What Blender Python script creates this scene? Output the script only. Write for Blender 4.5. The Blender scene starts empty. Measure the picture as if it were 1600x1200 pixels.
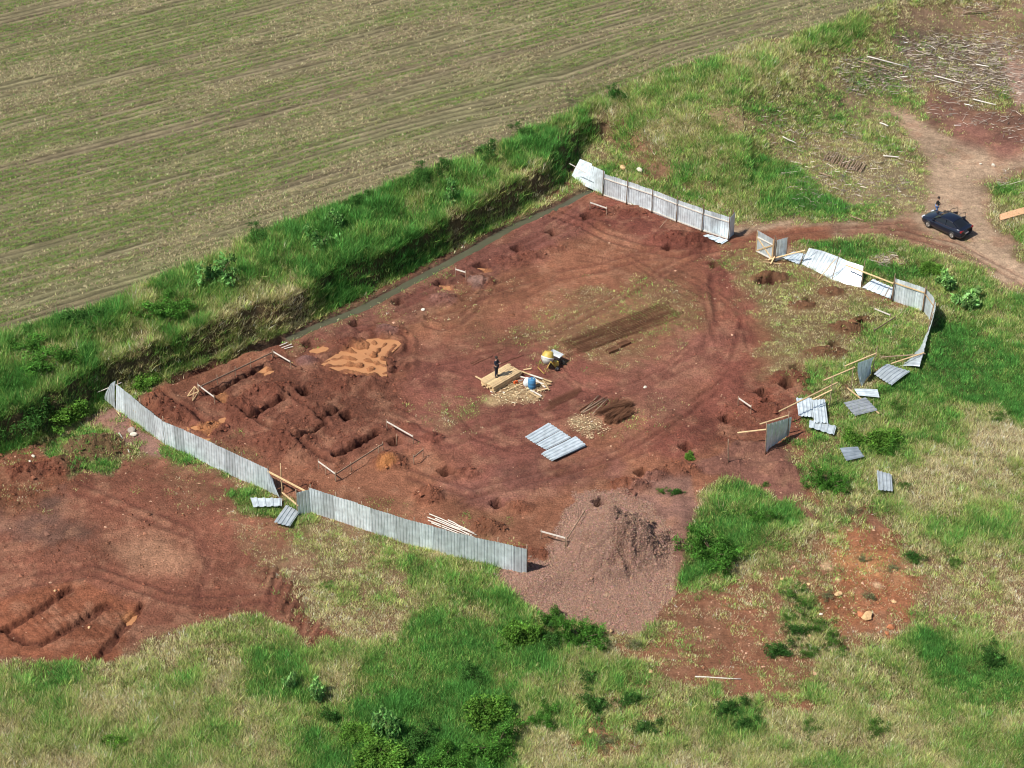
import bpy, bmesh, math, random
import numpy as np
from mathutils import Vector, Matrix
R = math.radians
random.seed(7)
RNG = np.random.default_rng(11)

# ---------------------------------------------------------------- camera, sky, sun, exposure
CAMH, FPX, PITCH = 89.0, 3240.0, R(34.7)      # drone height, focal length in photo pixels (1600 wide), pitch below the horizon
SUN_ELEV, SHADOW_AZ = R(54), R(31)          # shadows fall to +x and a little +y
scn = bpy.context.scene
COL = scn.collection
cd = bpy.data.cameras.new('camera'); cam = bpy.data.objects.new('camera', cd); COL.objects.link(cam)
cam.location = (0, 0, CAMH); cam.rotation_euler = (math.pi/2 - PITCH, 0, 0)
cd.sensor_width = 36.0; cd.lens = 36.0*FPX/1600.0; cd.clip_end = 3000; cd.clip_start = 0.5
scn.camera = cam
w = bpy.data.worlds.new('World'); scn.world = w; w.use_nodes = True
nt = w.node_tree
sky = nt.nodes.new('ShaderNodeTexSky'); sky.sky_type = 'NISHITA'; sky.sun_disc = False
sky.sun_elevation = SUN_ELEV
S = Vector((-math.cos(SUN_ELEV)*math.cos(SHADOW_AZ), -math.cos(SUN_ELEV)*math.sin(SHADOW_AZ), math.sin(SUN_ELEV)))
sky.sun_rotation = math.atan2(S.x, S.y)
nt.links.new(sky.outputs[0], nt.nodes['Background'].inputs[0]); nt.nodes['Background'].inputs[1].default_value = 0.085
sd = bpy.data.lights.new('sun', 'SUN'); sd.energy = 5.0; sd.angle = R(0.5); sd.color = (1.0, 0.95, 0.87)
sun = bpy.data.objects.new('sun', sd); COL.objects.link(sun)
sun.rotation_euler = (-S).to_track_quat('-Z', 'Y').to_euler()
scn.view_settings.view_transform = 'Standard'; scn.view_settings.look = 'None'
scn.view_settings.exposure = 0.24; scn.view_settings.gamma = 1.0
scn.cycles.filter_width = 1.05; scn.cycles.max_bounces = 5; scn.cycles.diffuse_bounces = 3; scn.cycles.transparent_max_bounces = 4

# ---------------------------------------------------------------- helpers
def tag(o, label=None, cat=None, group=None, kind=None):
    if label: o['label'] = label
    if cat: o['category'] = cat
    if group: o['group'] = group
    if kind: o['kind'] = kind
    return o

def empty(name, loc, rz=0, label=None, cat=None, group=None):
    o = bpy.data.objects.new(name, None); COL.objects.link(o)
    o.empty_display_size = 0.2
    o.location = loc; o.rotation_euler = (0, 0, rz)
    return tag(o, label, cat, group)

class MB:
    """collects shapes and links them as one mesh object"""
    def __init__(s): s.v = []; s.f = []; s.sm = []
    def add(s, vs, fs, smooth=False):
        n = len(s.v); s.v += [tuple(x) for x in vs]
        s.f += [tuple(i+n for i in f) for f in fs]; s.sm += [smooth]*len(fs)
        return s
    def box(s, c, d, rot=None, taper=1.0):
        m = rot if rot is not None else Matrix.Identity(3)
        c = Vector(c); vs = []
        for z in (-1, 1):
            k = taper if z > 0 else 1.0
            for x, y in ((-1,-1),(1,-1),(1,1),(-1,1)):
                vs.append(c + m @ Vector((x*d[0]/2*k, y*d[1]/2*k, z*d[2]/2)))
        return s.add(vs, [(3,2,1,0),(4,5,6,7),(0,1,5,4),(1,2,6,5),(2,3,7,6),(3,0,4,7)])
    def bar(s, a, b, w, h=None, up=(0,0,1)):
        a = Vector(a); b = Vector(b); d = b-a; L = d.length; d.normalize()
        u = Vector(up)
        if abs(d.dot(u)) > .95: u = Vector((1,0,0))
        x = d.cross(u).normalized(); y = x.cross(d).normalized(); h = h or w
        vs = []
        for p in (a, b):
            for i, j in ((-1,-1),(1,-1),(1,1),(-1,1)): vs.append(p + x*(i*w/2) + y*(j*h/2))
        return s.add(vs, [(0,1,2,3),(7,6,5,4),(0,4,5,1),(1,5,6,2),(2,6,7,3),(3,7,4,0)])
    def tube(s, pts, rad, n=7, caps=True):
        pts = [Vector(p) for p in pts]
        if not hasattr(rad, '__len__'): rad = [rad]*len(pts)
        vs = []; fs = []
        for i, p in enumerate(pts):
            d = (pts[min(i+1, len(pts)-1)] - pts[max(i-1, 0)]).normalized()
            u = Vector((0,0,1)) if abs(d.z) < .9 else Vector((1,0,0))
            x = d.cross(u).normalized(); y = x.cross(d)
            for k in range(n):
                a = 2*math.pi*k/n; vs.append(p + (x*math.cos(a)+y*math.sin(a))*rad[i])
        for i in range(len(pts)-1):
            for k in range(n):
                k2 = (k+1) % n; fs.append((i*n+k, i*n+k2, (i+1)*n+k2, (i+1)*n+k))
        s.add(vs, fs, True)
        if caps:
            m = len(s.v)-len(vs)
            s.f.append(tuple(m+k for k in reversed(range(n)))); s.f.append(tuple(m+(len(pts)-1)*n+k for k in range(n)))
            s.sm += [False, False]
        return s
    def lathe(s, prof, n=24, M=None):
        M = M or Matrix.Identity(4); vs = []; fs = []
        for r, z in prof:
            for k in range(n):
                a = 2*math.pi*k/n; vs.append(M @ Vector((r*math.cos(a), r*math.sin(a), z)))
        for i in range(len(prof)-1):
            for k in range(n):
                k2 = (k+1) % n; fs.append((i*n+k, i*n+k2, (i+1)*n+k2, (i+1)*n+k))
        return s.add(vs, fs, True)
    def build(s, name, mat, parent=None):
        me = bpy.data.meshes.new(name); me.from_pydata(s.v, [], s.f)
        me.polygons.foreach_set('use_smooth', s.sm)
        me.materials.append(mat); me.update()
        o = bpy.data.objects.new(name, me); COL.objects.link(o)
        if parent: o.parent = parent
        return o

def copy_tree(o, parent=None):
    c = o.copy(); COL.objects.link(c); c.parent = parent
    for ch in [x for x in bpy.data.objects if x.parent == o]: copy_tree(ch, c)
    return c

def np_mesh(name, V, F, mat, parent=None, smooth=False, attrs=None, colors=None):
    """V (n,3), F (m,k) as one mesh object; attrs: name -> point floats; colors: name -> (n,3)"""
    me = bpy.data.meshes.new(name); n = len(V); m, k = F.shape
    me.vertices.add(n); me.vertices.foreach_set('co', np.ascontiguousarray(V, dtype=np.float32).ravel())
    me.loops.add(m*k); me.loops.foreach_set('vertex_index', np.ascontiguousarray(F, dtype=np.int32).ravel())
    me.polygons.add(m); me.polygons.foreach_set('loop_start', np.arange(0, m*k, k, dtype=np.int32))
    me.polygons.foreach_set('use_smooth', np.full(m, smooth))
    for nm, a in (attrs or {}).items():
        at = me.attributes.new(nm, 'FLOAT', 'POINT'); at.data.foreach_set('value', a.astype(np.float32).ravel())
    for nm, c in (colors or {}).items():
        at = me.attributes.new(nm, 'FLOAT_COLOR', 'POINT')
        at.data.foreach_set('color', np.concatenate([c, np.ones((n,1))], 1).astype(np.float32).ravel())
    me.update(calc_edges=True); me.materials.append(mat)
    o = bpy.data.objects.new(name, me); COL.objects.link(o)
    if parent: o.parent = parent
    return o

# --- noise
def _h(ix, iy, seed):
    n = (ix*374761393 + iy*668265263 + seed*974634777) & 0xffffffff
    n = ((n ^ (n >> 13))*1274126177) & 0xffffffff
    return ((n ^ (n >> 16)) & 0xffff)/65535.0
def vnoise(x, y, seed=0):
    ix = np.floor(x).astype(np.int64); iy = np.floor(y).astype(np.int64)
    fx = x-ix; fy = y-iy; fx = fx*fx*(3-2*fx); fy = fy*fy*(3-2*fy)
    a = _h(ix, iy, seed); b = _h(ix+1, iy, seed); c = _h(ix, iy+1, seed); d = _h(ix+1, iy+1, seed)
    return (a*(1-fx)+b*fx)*(1-fy) + (c*(1-fx)+d*fx)*fy
def fbm(x, y, scale, oct=4, seed=0, turn=True):
    v = 0; a = 1; t = 0; x = x/scale; y = y/scale
    for o in range(oct):
        v = v + a*vnoise(x*1.0+o*17.3, y+o*9.1, seed+o); t += a; a *= .55
        x, y = ((x*.8-y*.6)*2.03, (x*.6+y*.8)*2.03) if turn else (x*2.03, y*2.03)
    return v/t            # 0..1, mean .5
def ss(a, b, x):
    t = np.clip((x-a)/(b-a), 0, 1); return t*t*(3-2*t)

# --- photo pixel <-> ground
cp, sp = math.cos(PITCH), math.sin(PITCH)
def G(u, v, z=0.0):
    a = (np.asarray(u, float)-800)/FPX; b = (np.asarray(v, float)-600)/FPX
    t = (z-CAMH)/(-sp-b*cp)
    return a*t, (cp-b*sp)*t
def project(x, y, z):
    dz = z-CAMH; zc = y*cp-dz*sp; yc = y*sp+dz*cp
    zc = np.maximum(zc, 1e-3)
    return 800+FPX*x/zc, 600-FPX*yc/zc

# --- large terrain shape: the terrace bank along the ditch and behind the far fence
FOOT = [(-700,850,3.4),(-200,740,3.4),(0,712,3.4),(110,672,3.4),(185,618,3.4),(270,592,3.4),(440,528,3.4),(600,450,3.4),(750,372,3.4),
        (880,297,3.4),(898,270,3.2),(922,228,2.7),(945,222,2.2),(1000,268,1.4),(1080,314,.8),(1150,343,.15),(1260,330,0),(1420,200,0),(1700,20,0),(2300,-180,0)]
_fx, _fy = G([p[0] for p in FOOT], [p[1] for p in FOOT]); _fh = np.array([p[2] for p in FOOT])
def bank_sd(x, y):
    best = np.full(x.shape, 1e9); sg = np.ones(x.shape); hh = np.zeros(x.shape)
    for i in range(len(FOOT)-1):
        ax, ay, bx, by = _fx[i], _fy[i], _fx[i+1], _fy[i+1]
        dx, dy = bx-ax, by-ay; L2 = dx*dx+dy*dy
        t = np.clip(((x-ax)*dx+(y-ay)*dy)/L2, 0, 1)
        ex = x-ax-t*dx; ey = y-ay-t*dy; d = np.hypot(ex, ey)
        c = dx*(y-ay)-dy*(x-ax)
        m = d < best-1e-6
        best = np.where(m, d, best); sg = np.where(m, np.sign(c), sg); hh = np.where(m, _fh[i]+(_fh[i+1]-_fh[i])*t, hh)
    return best*sg, hh
def hmacro(x, y):
    d, h = bank_sd(x, y)
    d = d + 2.4*(fbm(x, y, 4, 3, 5)-.5)*ss(.3, 2.0, d)
    stp = ss(11, 4, x); low = ss(0.5, 2.6-1.0*stp, d); up = ss(1.6, 7.0, d)
    t = ss(3, 15, d); h = h*(1-t)+t*3.4*(1-ss(8, 30, x-.75*np.maximum(y-158, 0)))
    z = h*((.62+.12*stp)*low+(.38-.12*stp)*up)
    return z + .5*(fbm(x, y, 22, 2, 3)-.5)*ss(6, 14, np.hypot(x*.8, y-130)/2.6)
def P(u, v, dz=0.0):
    u = np.atleast_1d(np.asarray(u, float)); v = np.atleast_1d(np.asarray(v, float))
    z = np.zeros(u.shape)
    for _ in range(60):
        x, y = G(u, v, z+dz); zn = z*.6+.4*hmacro(x, y); e = np.abs(zn-z).max(); z = zn
        if e < 1e-3: break
    return x, y, z

# ---------------------------------------------------------------- terrain grid
def graded(segs):
    out = [segs[0][0]]
    for a, b, s0 in segs:
        n = max(1, int(round((b-a)/s0))); out += list(np.linspace(a, b, n+1)[1:])
    return np.array(out)
GX = graded([(-900,-200,20),(-200,-62,3),(-62,-42,.25),(-42,40,.115),(40,64,.22),(64,200,3),(200,900,20)])
GY = graded([(-100,70,6),(70,84,1),(84,164,.115),(164,216,.22),(216,300,3),(300,1100,20)])
X, Y = np.meshgrid(GX, GY)
Z0 = hmacro(X, Y)
SD, _ = bank_sd(X, Y)
U, V = project(X, Y, Z0)
U = np.where(Y < 20, 800, U); V = np.where(Y < 20, 1500, V)

def poly_mask(poly, feather=8, jit=10, js=2.5, seed=0):
    """soft mask (0..1) of a polygon drawn round a patch of ground, its rim broken up by noise"""
    pu = np.array([p[0] for p in poly], float); pv = np.array([p[1] for p in poly], float)
    e = feather+jit
    m = np.zeros(U.shape)
    idx = np.nonzero((U > pu.min()-e) & (U < pu.max()+e) & (V > pv.min()-e) & (V < pv.max()+e))
    if len(idx[0]) == 0: return m
    u = U[idx]; v = V[idx]; best = np.full(u.shape, 1e9); ins = np.zeros(u.shape, bool)
    n = len(poly)
    for i in range(n):
        ax, ay, bx, by = pu[i], pv[i], pu[(i+1) % n], pv[(i+1) % n]
        dx, dy = bx-ax, by-ay
        t = np.clip(((u-ax)*dx+(v-ay)*dy)/(dx*dx+dy*dy+1e-9), 0, 1)
        best = np.minimum(best, np.hypot(u-ax-t*dx, v-ay-t*dy))
        c = (ay > v) != (by > v)
        with np.errstate(divide='ignore', invalid='ignore'):
            xi = dx*(v-ay)/(by-ay)+ax
        ins ^= c & (u < xi)
    sd_ = np.where(ins, best, -best) + jit*2*(fbm(X[idx], Y[idx], js, 4, 40+seed)-.5)
    m[idx] = ss(-feather/2, feather/2, sd_)
    return m

def line_dist(pts):
    """distance in metres from each grid point to a polyline given in ground pixels, and the parameter along it"""
    x, y, _z = P([p[0] for p in pts], [p[1] for p in pts])
    best = np.full(X.shape, 50.0)
    pad = 2.5
    i0, i1 = np.searchsorted(GX, x.min()-pad), np.searchsorted(GX, x.max()+pad)
    j0, j1 = np.searchsorted(GY, y.min()-pad), np.searchsorted(GY, y.max()+pad)
    xs = X[j0:j1, i0:i1]; ys = Y[j0:j1, i0:i1]; b = best[j0:j1, i0:i1]
    sgn = np.ones(b.shape)
    for i in range(len(pts)-1):
        dx, dy = x[i+1]-x[i], y[i+1]-y[i]
        t = np.clip(((xs-x[i])*dx+(ys-y[i])*dy)/(dx*dx+dy*dy), 0, 1)
        d = np.hypot(xs-x[i]-t*dx, ys-y[i]-t*dy)
        b[:] = np.minimum(b, d)
    return best

N1 = fbm(X, Y, 1.6, 4, 1); N2 = fbm(X, Y, 6, 4, 2); N3 = fbm(X, Y, .5, 3, 3); N4 = fbm(X, Y, 18, 3, 4)
RIDGE = 1-np.abs(2*fbm(X, Y, .55, 3, 21)-1)*1.6

# --- painted ground: soil colour, grass density D, greenness GR, height HT, clod roughness RG
C = np.zeros(X.shape+(3,)); C[:] = (.19, .105, .062)
D = np.full(X.shape, .75); GR = np.full(X.shape, .42)+.5*(N2-.5); HT = np.full(X.shape, .32); RG = np.full(X.shape, .15)
def put(m, col=None, d=None, g=None, h=None, r=None):
    if col is not None: C[:] = C*(1-m[..., None])+np.array(col)*m[..., None]
    if d is not None: D[:] = D*(1-m)+d*m
    if g is not None: GR[:] = GR*(1-m)+(g+.35*(N1-.5)+.25*(N2-.5))*m
    if h is not None: HT[:] = HT*(1-m)+h*m
    if r is not None: RG[:] = RG*(1-m)+r*m
SOIL = (.218, .092, .053); SOILD = (.150, .058, .037); SOILR = (.20, .062, .036); ORANGE = (.33, .125, .050); PINK = (.235, .125, .10)
TAN = (.35, .245, .165); OLIVE = (.13, .10, .05); SAND = (.42, .30, .16)
def pm(poly, *a, **k): return poly_mask(poly, *a, **k)
seedc = [0]
def reg(poly, feather=14, jit=14, js=2.5, **k):
    seedc[0] += 1
    big = 1.7 if (feather >= 14 and jit >= 12) else 1.0
    m = pm(poly, feather*big, jit*big, js, seedc[0]); put(m, **k); return m

# crop field on the terrace
FIELD = pm([(-900,700),(-60,548),(0,522),(60,506),(150,480),(300,412),(440,352),(560,306),(700,258),(800,215),(900,168),(1000,122),(1150,77),(1300,36),(1420,-12),
            (1600,-70),(2400,-250),(1200,-330),(-900,-330)], 8, 7, 2.0)
FIELD[Y > 222] = np.where(X[Y > 222] < 60, 1, 0)
# broad zones right of the field edge
reg([(900,175),(1000,125),(1150,80),(1300,38),(1400,0),(1440,-10),(1330,60),(1200,110),(1060,165),(960,205)], d=.95, g=.42, h=.6, col=OLIVE)
reg([(930,190),(1100,130),(1230,110),(1290,170),(1200,230),(1050,240),(960,215)], d=.95, g=.38, h=.55, col=OLIVE)
reg([(1210,150),(1330,110),(1400,130),(1420,170),(1330,190),(1230,200)], d=.8, g=.55, h=.3)
reg([(960,215),(1060,240),(1180,250),(1260,290),(1310,330),(1240,350),(1160,350),(1080,310),(990,270)], d=.95, g=.55, h=.45)
reg([(1170,250),(1260,250),(1320,330),(1290,352),(1200,345)], d=1, g=.78, h=.4)
reg([(1080,165),(1180,160),(1290,215),(1430,240),(1440,300),(1360,340),(1300,300),(1180,230)], d=.6, g=.34, h=.2, col=(.25,.17,.10))
reg([(1130,140),(1260,150),(1330,170),(1300,200),(1180,190)], 20, 20, d=.85, g=.6, h=.3)
reg([(1320,205),(1390,215),(1410,235),(1350,230)], d=.95, g=.72, h=.35)
reg([(1330,255),(1420,240),(1450,300),(1410,330),(1340,310)], 20, 20, d=.55, g=.3, h=.15, col=(.27,.19,.12))
reg([(960,170),(1010,230),(1050,270),(1020,290),(985,250)], 8, 10, col=SOILR, d=.45)
reg([(1380,20),(1480,10),(1600,0),(1700,0),(1700,100),(1600,105),(1500,100),(1400,70)], 20, 20, d=.45, g=.3, h=.15, col=(.24,.14,.10))
reg([(1400,60),(1560,60),(1600,110),(1600,150),(1480,150),(1380,120)], 20, 20, d=.35, g=.42, h=.2, col=(.17,.11,.09))
reg([(1300,95),(1400,100),(1390,180),(1300,190),(1260,150)], 16, 18, d=.6, g=.55, h=.25, col=(.2,.13,.09))
reg([(1450,140),(1600,170),(1700,200),(1700,250),(1560,225),(1440,185)], 20, 20, 2.5, d=.08, g=.3, h=.1, col=(.15,.075,.055))
reg([(1480,190),(1620,215),(1700,240),(1700,280),(1560,270),(1490,240)], 24, 20, d=.03, col=(.22,.10,.075))
reg([(1570,95),(1700,100),(1700,170),(1590,165)], 16, 14, d=.05, col=(.33,.21,.16))
# road
ROAD = reg([(1120,352),(1200,345),(1290,352),(1400,342),(1436,325),(1450,285),(1440,245),(1395,190),(1330,160),(1420,165),(1490,225),(1560,245),(1700,235),(1700,270),(1600,270),(1545,285),(1536,315),
            (1560,365),(1600,402),(1700,470),(1700,530),(1600,452),(1500,392),(1390,372),(1290,372),(1240,392),(1180,402),(1140,385)], 16, 12, 3, d=.05, g=.35, h=.08, col=TAN)
reg([(1130,372),(1220,352),(1300,352),(1300,372),(1240,388),(1180,402)], 12, 10, 2, col=SOIL, d=0)
reg([(1290,352),(1420,346),(1500,400),(1460,395),(1380,372),(1290,372)], 14, 12, 2, col=(.24,.13,.085), d=.12, g=.4, h=.1)
# right edge
reg([(1545,285),(1640,270),(1740,300),(1740,440),(1610,390),(1550,340)], 12, 10, d=.9, g=.55, h=.35)
reg([(1240,380),(1380,374),(1480,402),(1600,470),(1740,560),(1740,900),(1600,820),(1500,760),(1400,740),(1300,700),(1290,640),(1400,600),(1470,500),(1440,440),(1340,400)], 14, 10, d=1, g=.66, h=.4)
reg([(1250,378),(1400,384),(1420,400),(1450,440),(1390,436),(1340,408)], 10, 8, d=1, g=.95, h=.3)
reg([(1460,490),(1560,530),(1610,590),(1640,660),(1540,660),(1450,600),(1420,620),(1340,620),(1440,580)], 12, 12, d=1, g=.98, h=.3)
reg([(1350,404),(1400,398),(1420,412),(1370,414)], 8, 6, d=.5, g=.2, h=.2)
reg([(1500,640),(1560,640),(1620,690),(1740,760),(1740,820),(1600,740),(1530,700)], 16, 14, d=.9, g=.18, h=.4)
reg([(1440,690),(1530,700),(1600,750),(1740,830),(1740,990),(1600,940),(1480,900),(1400,840),(1380,770)], 20, 20, d=.85, g=.36, h=.35)
reg([(1300,720),(1400,740),(1440,800),(1500,850),(1400,830),(1330,800)], 16, 16, d=.9, g=.4, h=.35)
reg([(1400,880),(1500,860),(1740,900),(1740,1010),(1560,1000),(1420,1000),(1360,1030),(1320,980)], 30, 30, d=.5, g=.14, h=.24, col=(.25,.13,.085))
reg([(1310,780),(1360,800),(1420,850),(1380,850),(1320,830)], 14, 14, d=.2, col=SOILD)
reg([(1390,1010),(1480,990),(1560,1010),(1740,1030),(1740,1500),(1480,1500),(1480,1140),(1400,1080)], 22, 18, d=1, g=.48, h=.42)
reg([(1440,1000),(1600,1040),(1600,1120),(1520,1110),(1430,1060)], 16, 14, d=1, g=.92, h=.3)
reg([(1000,1120),(1160,1130),(1330,1100),(1480,1150),(1520,1500),(960,1500),(960,1180)], 20, 18, d=.85, g=.32, h=.38)
reg([(1090,1060),(1180,1080),(1190,1160),(1110,1170),(1060,1110)], 14, 12, d=.95, g=.66, h=.4)
# lower middle vegetation
reg([(960,1000),(1080,1080),(1060,1160),(920,1180),(860,1150),(900,1080)], 20, 22, d=.6, g=.42, h=.3, col=(.27,.12,.07))
reg([(380,960),(500,900),(620,850),(760,870),(860,960),(980,1000),(990,1070),(900,1130),(880,1500),(-100,1500),(-100,1060),(180,1030)], 20, 18, d=1, g=.44, h=.42)
reg([(640,940),(740,900),(790,960),(850,1000),(850,1130),(800,1200),(860,1500),(520,1500),(540,1130),(560,1060),(600,1000)], 24, 20, d=1, g=.93, h=.38)
reg([(370,980),(440,980),(470,1060),(540,1120),(540,1200),(470,1200),(380,1080)], 24, 22, d=1, g=.78, h=.38)
reg([(820,1060),(900,1050),(930,1110),(880,1200),(850,1400),(810,1400),(800,1130)], 14, 14, d=.95, g=.3, h=.4)
reg([(-100,1070),(180,1050),(300,1090),(330,1500),(-100,1500)], 26, 26, d=1, g=.33, h=.45)
reg([(330,1090),(470,1110),(440,1500),(300,1500)], 22, 20, d=1, g=.38, h=.42)
reg([(430,830),(480,815),(560,820),(700,865),(750,890),(700,900),(640,960),(590,1010),(520,1000),(480,960),(440,880)], 18, 18, 1.8, d=.62, g=.26, h=.2, col=(.215,.11,.07))
reg([(640,860),(740,880),(775,920),(790,970),(700,960),(650,930)], 16, 14, d=1, g=.6, h=.35)
reg([(-100,1010),(200,1020),(380,960),(430,1000),(300,1070),(-100,1080)], 20, 18, 1.8, d=.8, g=.4, h=.3)
# left yard
YARD = reg([(-300,705),(0,705),(90,690),(200,712),(250,712),(430,778),(450,830),(420,880),(430,930),(520,990),(480,1010),(400,960),(260,985),(180,1030),(-300,1050)], 16, 12, 2, d=.03, g=.3, h=.1, col=(.180,.070,.044), r=.35)
reg([(350,790),(440,830),(480,890),(420,900),(360,850)], 26, 26, 1.2, d=.33, g=.28, h=.09)
reg([(220,720),(330,740),(400,790),(300,790)], 26, 26, 1.2, d=.22, g=.28, h=.08)
reg([(410,890),(470,930),(520,990),(480,1005),(430,950)], 14, 14, 1.5, d=.1, col=SOILD, r=.8)
reg([(170,850),(250,820),(300,870),(280,900),(200,890)], 40, 20, 3, col=(.30,.155,.095))
reg([(0,780),(110,790),(130,830),(20,850),(-60,840)], 30, 30, 2, col=(.155,.08,.058))
reg([(-60,950),(110,905),(225,945),(185,1038),(-60,1020)], 10, 8, 1.5, col=(.205,.075,.040), r=.12, d=0)
reg([(0,700),(100,690),(120,740),(60,800),(-100,800)], 20, 20, 1.5, r=1.0, col=(.17,.06,.035), d=.15)
reg([(358,770),(400,757),(437,790),(440,812),(380,806)], 8, 8, 1, d=1, g=.62, h=.28)
reg([(60,700),(130,670),(190,672),(200,700),(170,740),(110,745)], 10, 16, 1.5, d=.8, g=.75, h=.3, r=.8, col=(.2,.12,.08))
reg([(120,655),(180,640),(250,690),(250,712),(205,700),(160,670)], 10, 8, 1.5, d=.12, col=PINK, r=.5)
# construction site
SITE = reg([(245,606),(300,584),(440,532),(600,455),(750,378),(893,303),(930,298),(1140,374),(1215,402),(1290,440),(1350,450),(1440,480),(1455,510),(1440,560),(1390,570),(1330,600),(1270,650),
            (1275,690),(1268,740),(1285,790),(1230,765),(1140,740),(1090,770),(1090,850),(1060,930),(1010,980),(960,990),(840,960),(775,905),(825,888),(640,850),(480,800),(415,755),(300,708),(205,648)], 8, 4, 1.5, d=.02, g=.3, h=.08, col=SOIL, r=.15)
reg([(280,600),(440,540),(560,500),(620,560),(640,640),(600,700),(520,730),(430,740),(330,700),(240,650)], 26, 20, 2, col=SOILD, r=.7)
reg([(470,520),(600,455),(750,380),(890,305),(960,320),(900,370),(760,440),(640,500),(540,530)], 26, 18, 2, col=(.175,.070,.052), r=.45)
reg([(1080,390),(1170,400),(1230,440),(1180,520),(1190,620),(1150,680),(1060,720),(1010,700),(1090,600),(1130,480)], 30, 20, 2.5, col=(.175,.060,.042), r=.3)
reg([(960,300),(1000,320),(1130,375),(1080,400),(960,370),(900,340)], 20, 12, 2, col=(.150,.050,.036), r=.35)
reg([(620,560),(740,520),(860,520),(960,600),(900,700),(760,760),(640,700)], 50, 30, 3, col=(.195,.072,.052))
reg([(700,760),(840,720),(960,740),(900,760),(760,800)], 24, 20, 2.5, col=(.225,.095,.070))
reg([(1000,560),(1080,520),(1130,540),(1060,640),(980,680)], 40, 30, 3, col=(.215,.088,.062))
# thin dry grass patches on the site
for pl, dd, gg, hh in [([(840,480),(930,450),(1040,440),(1100,470),(1090,520),(960,560),(870,560),(800,540)], .42, .33, .09),
                   ([(980,450),(1060,450),(1090,480),(1020,500)], .5, .4, .1), ([(690,620),(760,620),(760,650),(700,680),(650,640)], .38, .34, .09),
                   ([(560,480),(640,470),(700,440),(800,450),(720,500),(600,520)], .22, .32, .08), ([(700,520),(760,500),(800,520),(740,560)], .2, .3, .08),
                   ([(1130,390),(1170,400),(1160,420),(1120,410)], .7, .55, .1), ([(930,640),(1060,620),(1060,650),(960,680)], .18, .4, .08),
                   ([(520,780),(620,790),(640,820),(560,810)], .25, .4, .08), ([(320,700),(360,690),(400,720),(360,740)], .4, .42, .1),
                   ([(640,380),(700,400),(650,440),(600,450)], .15, .3, .08), ([(720,815),(790,800),(790,850),(740,845)], .3, .4, .08),
                   ([(440,530),(560,478),(680,420),(690,428),(560,492),(450,545)], .4, .45, .1)]:
    reg(pl, 26, 24, 1.0, d=dd, g=gg, h=hh)
# grassy strip inside the right fence
reg([(1150,402),(1240,402),(1320,440),(1350,450),(1445,480),(1455,515),(1440,560),(1380,575),(1320,600),(1270,640),(1230,640),(1200,590),(1190,500),(1150,440)], 26, 20, 1.6, d=.62, g=.36, h=.14, col=(.19,.10,.055))
reg([(1330,470),(1440,482),(1455,515),(1440,560),(1370,575),(1300,600),(1290,560),(1350,530)], 14, 12, 2, d=.95, g=.58, h=.25)
reg([(1250,590),(1300,570),(1330,580),(1310,640),(1290,660),(1240,640)], 12, 12, 2, d=.85, g=.66, h=.3)
reg([(1170,600),(1250,580),(1260,650),(1200,690),(1130,690),(1120,650)], 16, 14, 1.5, d=.04, col=(.185,.065,.042), r=.6)
reg([(1255,650),(1320,640),(1330,700),(1290,720),(1260,700)], 12, 12, 2, d=.8, g=.6, h=.3)
# gravel heap, soil heaps, lower right bare ground
GRAVEL = reg([(768,893),(822,880),(855,872),(880,815),(900,772),(960,768),(1020,795),(1056,845),(1058,920),(1020,978),(985,993),(920,975),(850,968),(800,930)], 12, 13, 1.0, d=0, col=(.225,.135,.105), r=.25)
reg([(1010,740),(1080,745),(1090,800),(1085,880),(1060,930),(1050,850),(1020,800),(980,775)], 10, 8, 1.5, d=.03, col=(.20,.105,.08), r=.1)
reg([(1080,730),(1150,692),(1235,700),(1262,745),(1255,790),(1300,830),(1240,800),(1150,755)], 8, 8, 1.5, d=.03, col=(.19,.085,.062), r=.35)
reg([(1010,985),(1060,930),(1130,890),(1230,880),(1240,930),(1225,1010),(1250,1040),(1260,1110),(1150,1090),(1060,1075),(985,1010)], 26, 30, 1.4, d=.24, g=.22, h=.16, col=(.20,.078,.046), r=.25)
reg([(1225,860),(1290,830),(1350,830),(1430,865),(1460,920),(1400,985),(1330,1010),(1270,970),(1240,920)], 26, 28, 1.6, d=.2, g=.25, h=.15, col=(.27,.10,.050), r=.35)
reg([(1150,880),(1250,840),(1300,860),(1280,930),(1180,940)], 26, 28, 1.5, d=.45, g=.25, h=.2, col=(.22,.09,.055))
reg([(1280,850),(1320,850),(1420,890),(1400,900),(1300,880)], 20, 16, 1.5, col=(.42,.19,.085))
reg([(1220,905),(1260,920),(1310,1000),(1300,1040),(1240,1010)], 12, 14, 1.5, d=.7, g=.4, h=.3)
reg([(1070,850),(1098,785),(1130,752),(1180,768),(1235,790),(1262,812),(1210,850),(1170,880),(1100,905),(1060,925)], 10, 8, 1.5, d=1, g=.8, h=.42, col=OLIVE)
reg([(1170,860),(1230,830),(1300,820),(1240,880),(1140,905),(1080,925)], 14, 14, 1.5, d=.7, g=.3, h=.3)
reg([(900,1080),(960,1120),(1000,1180),(930,1190),(870,1150)], 20, 18, 1.5, d=.35, col=(.30,.13,.075))
reg([(1238,690),(1262,698),(1300,690),(1310,800),(1268,785),(1248,750)], 20, 24, 1.0, d=.55, g=.5, h=.25)
reg([(1262,560),(1300,560),(1300,650),(1262,655)], 16, 18, 1.0, d=.7, g=.5, h=.25)
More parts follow.
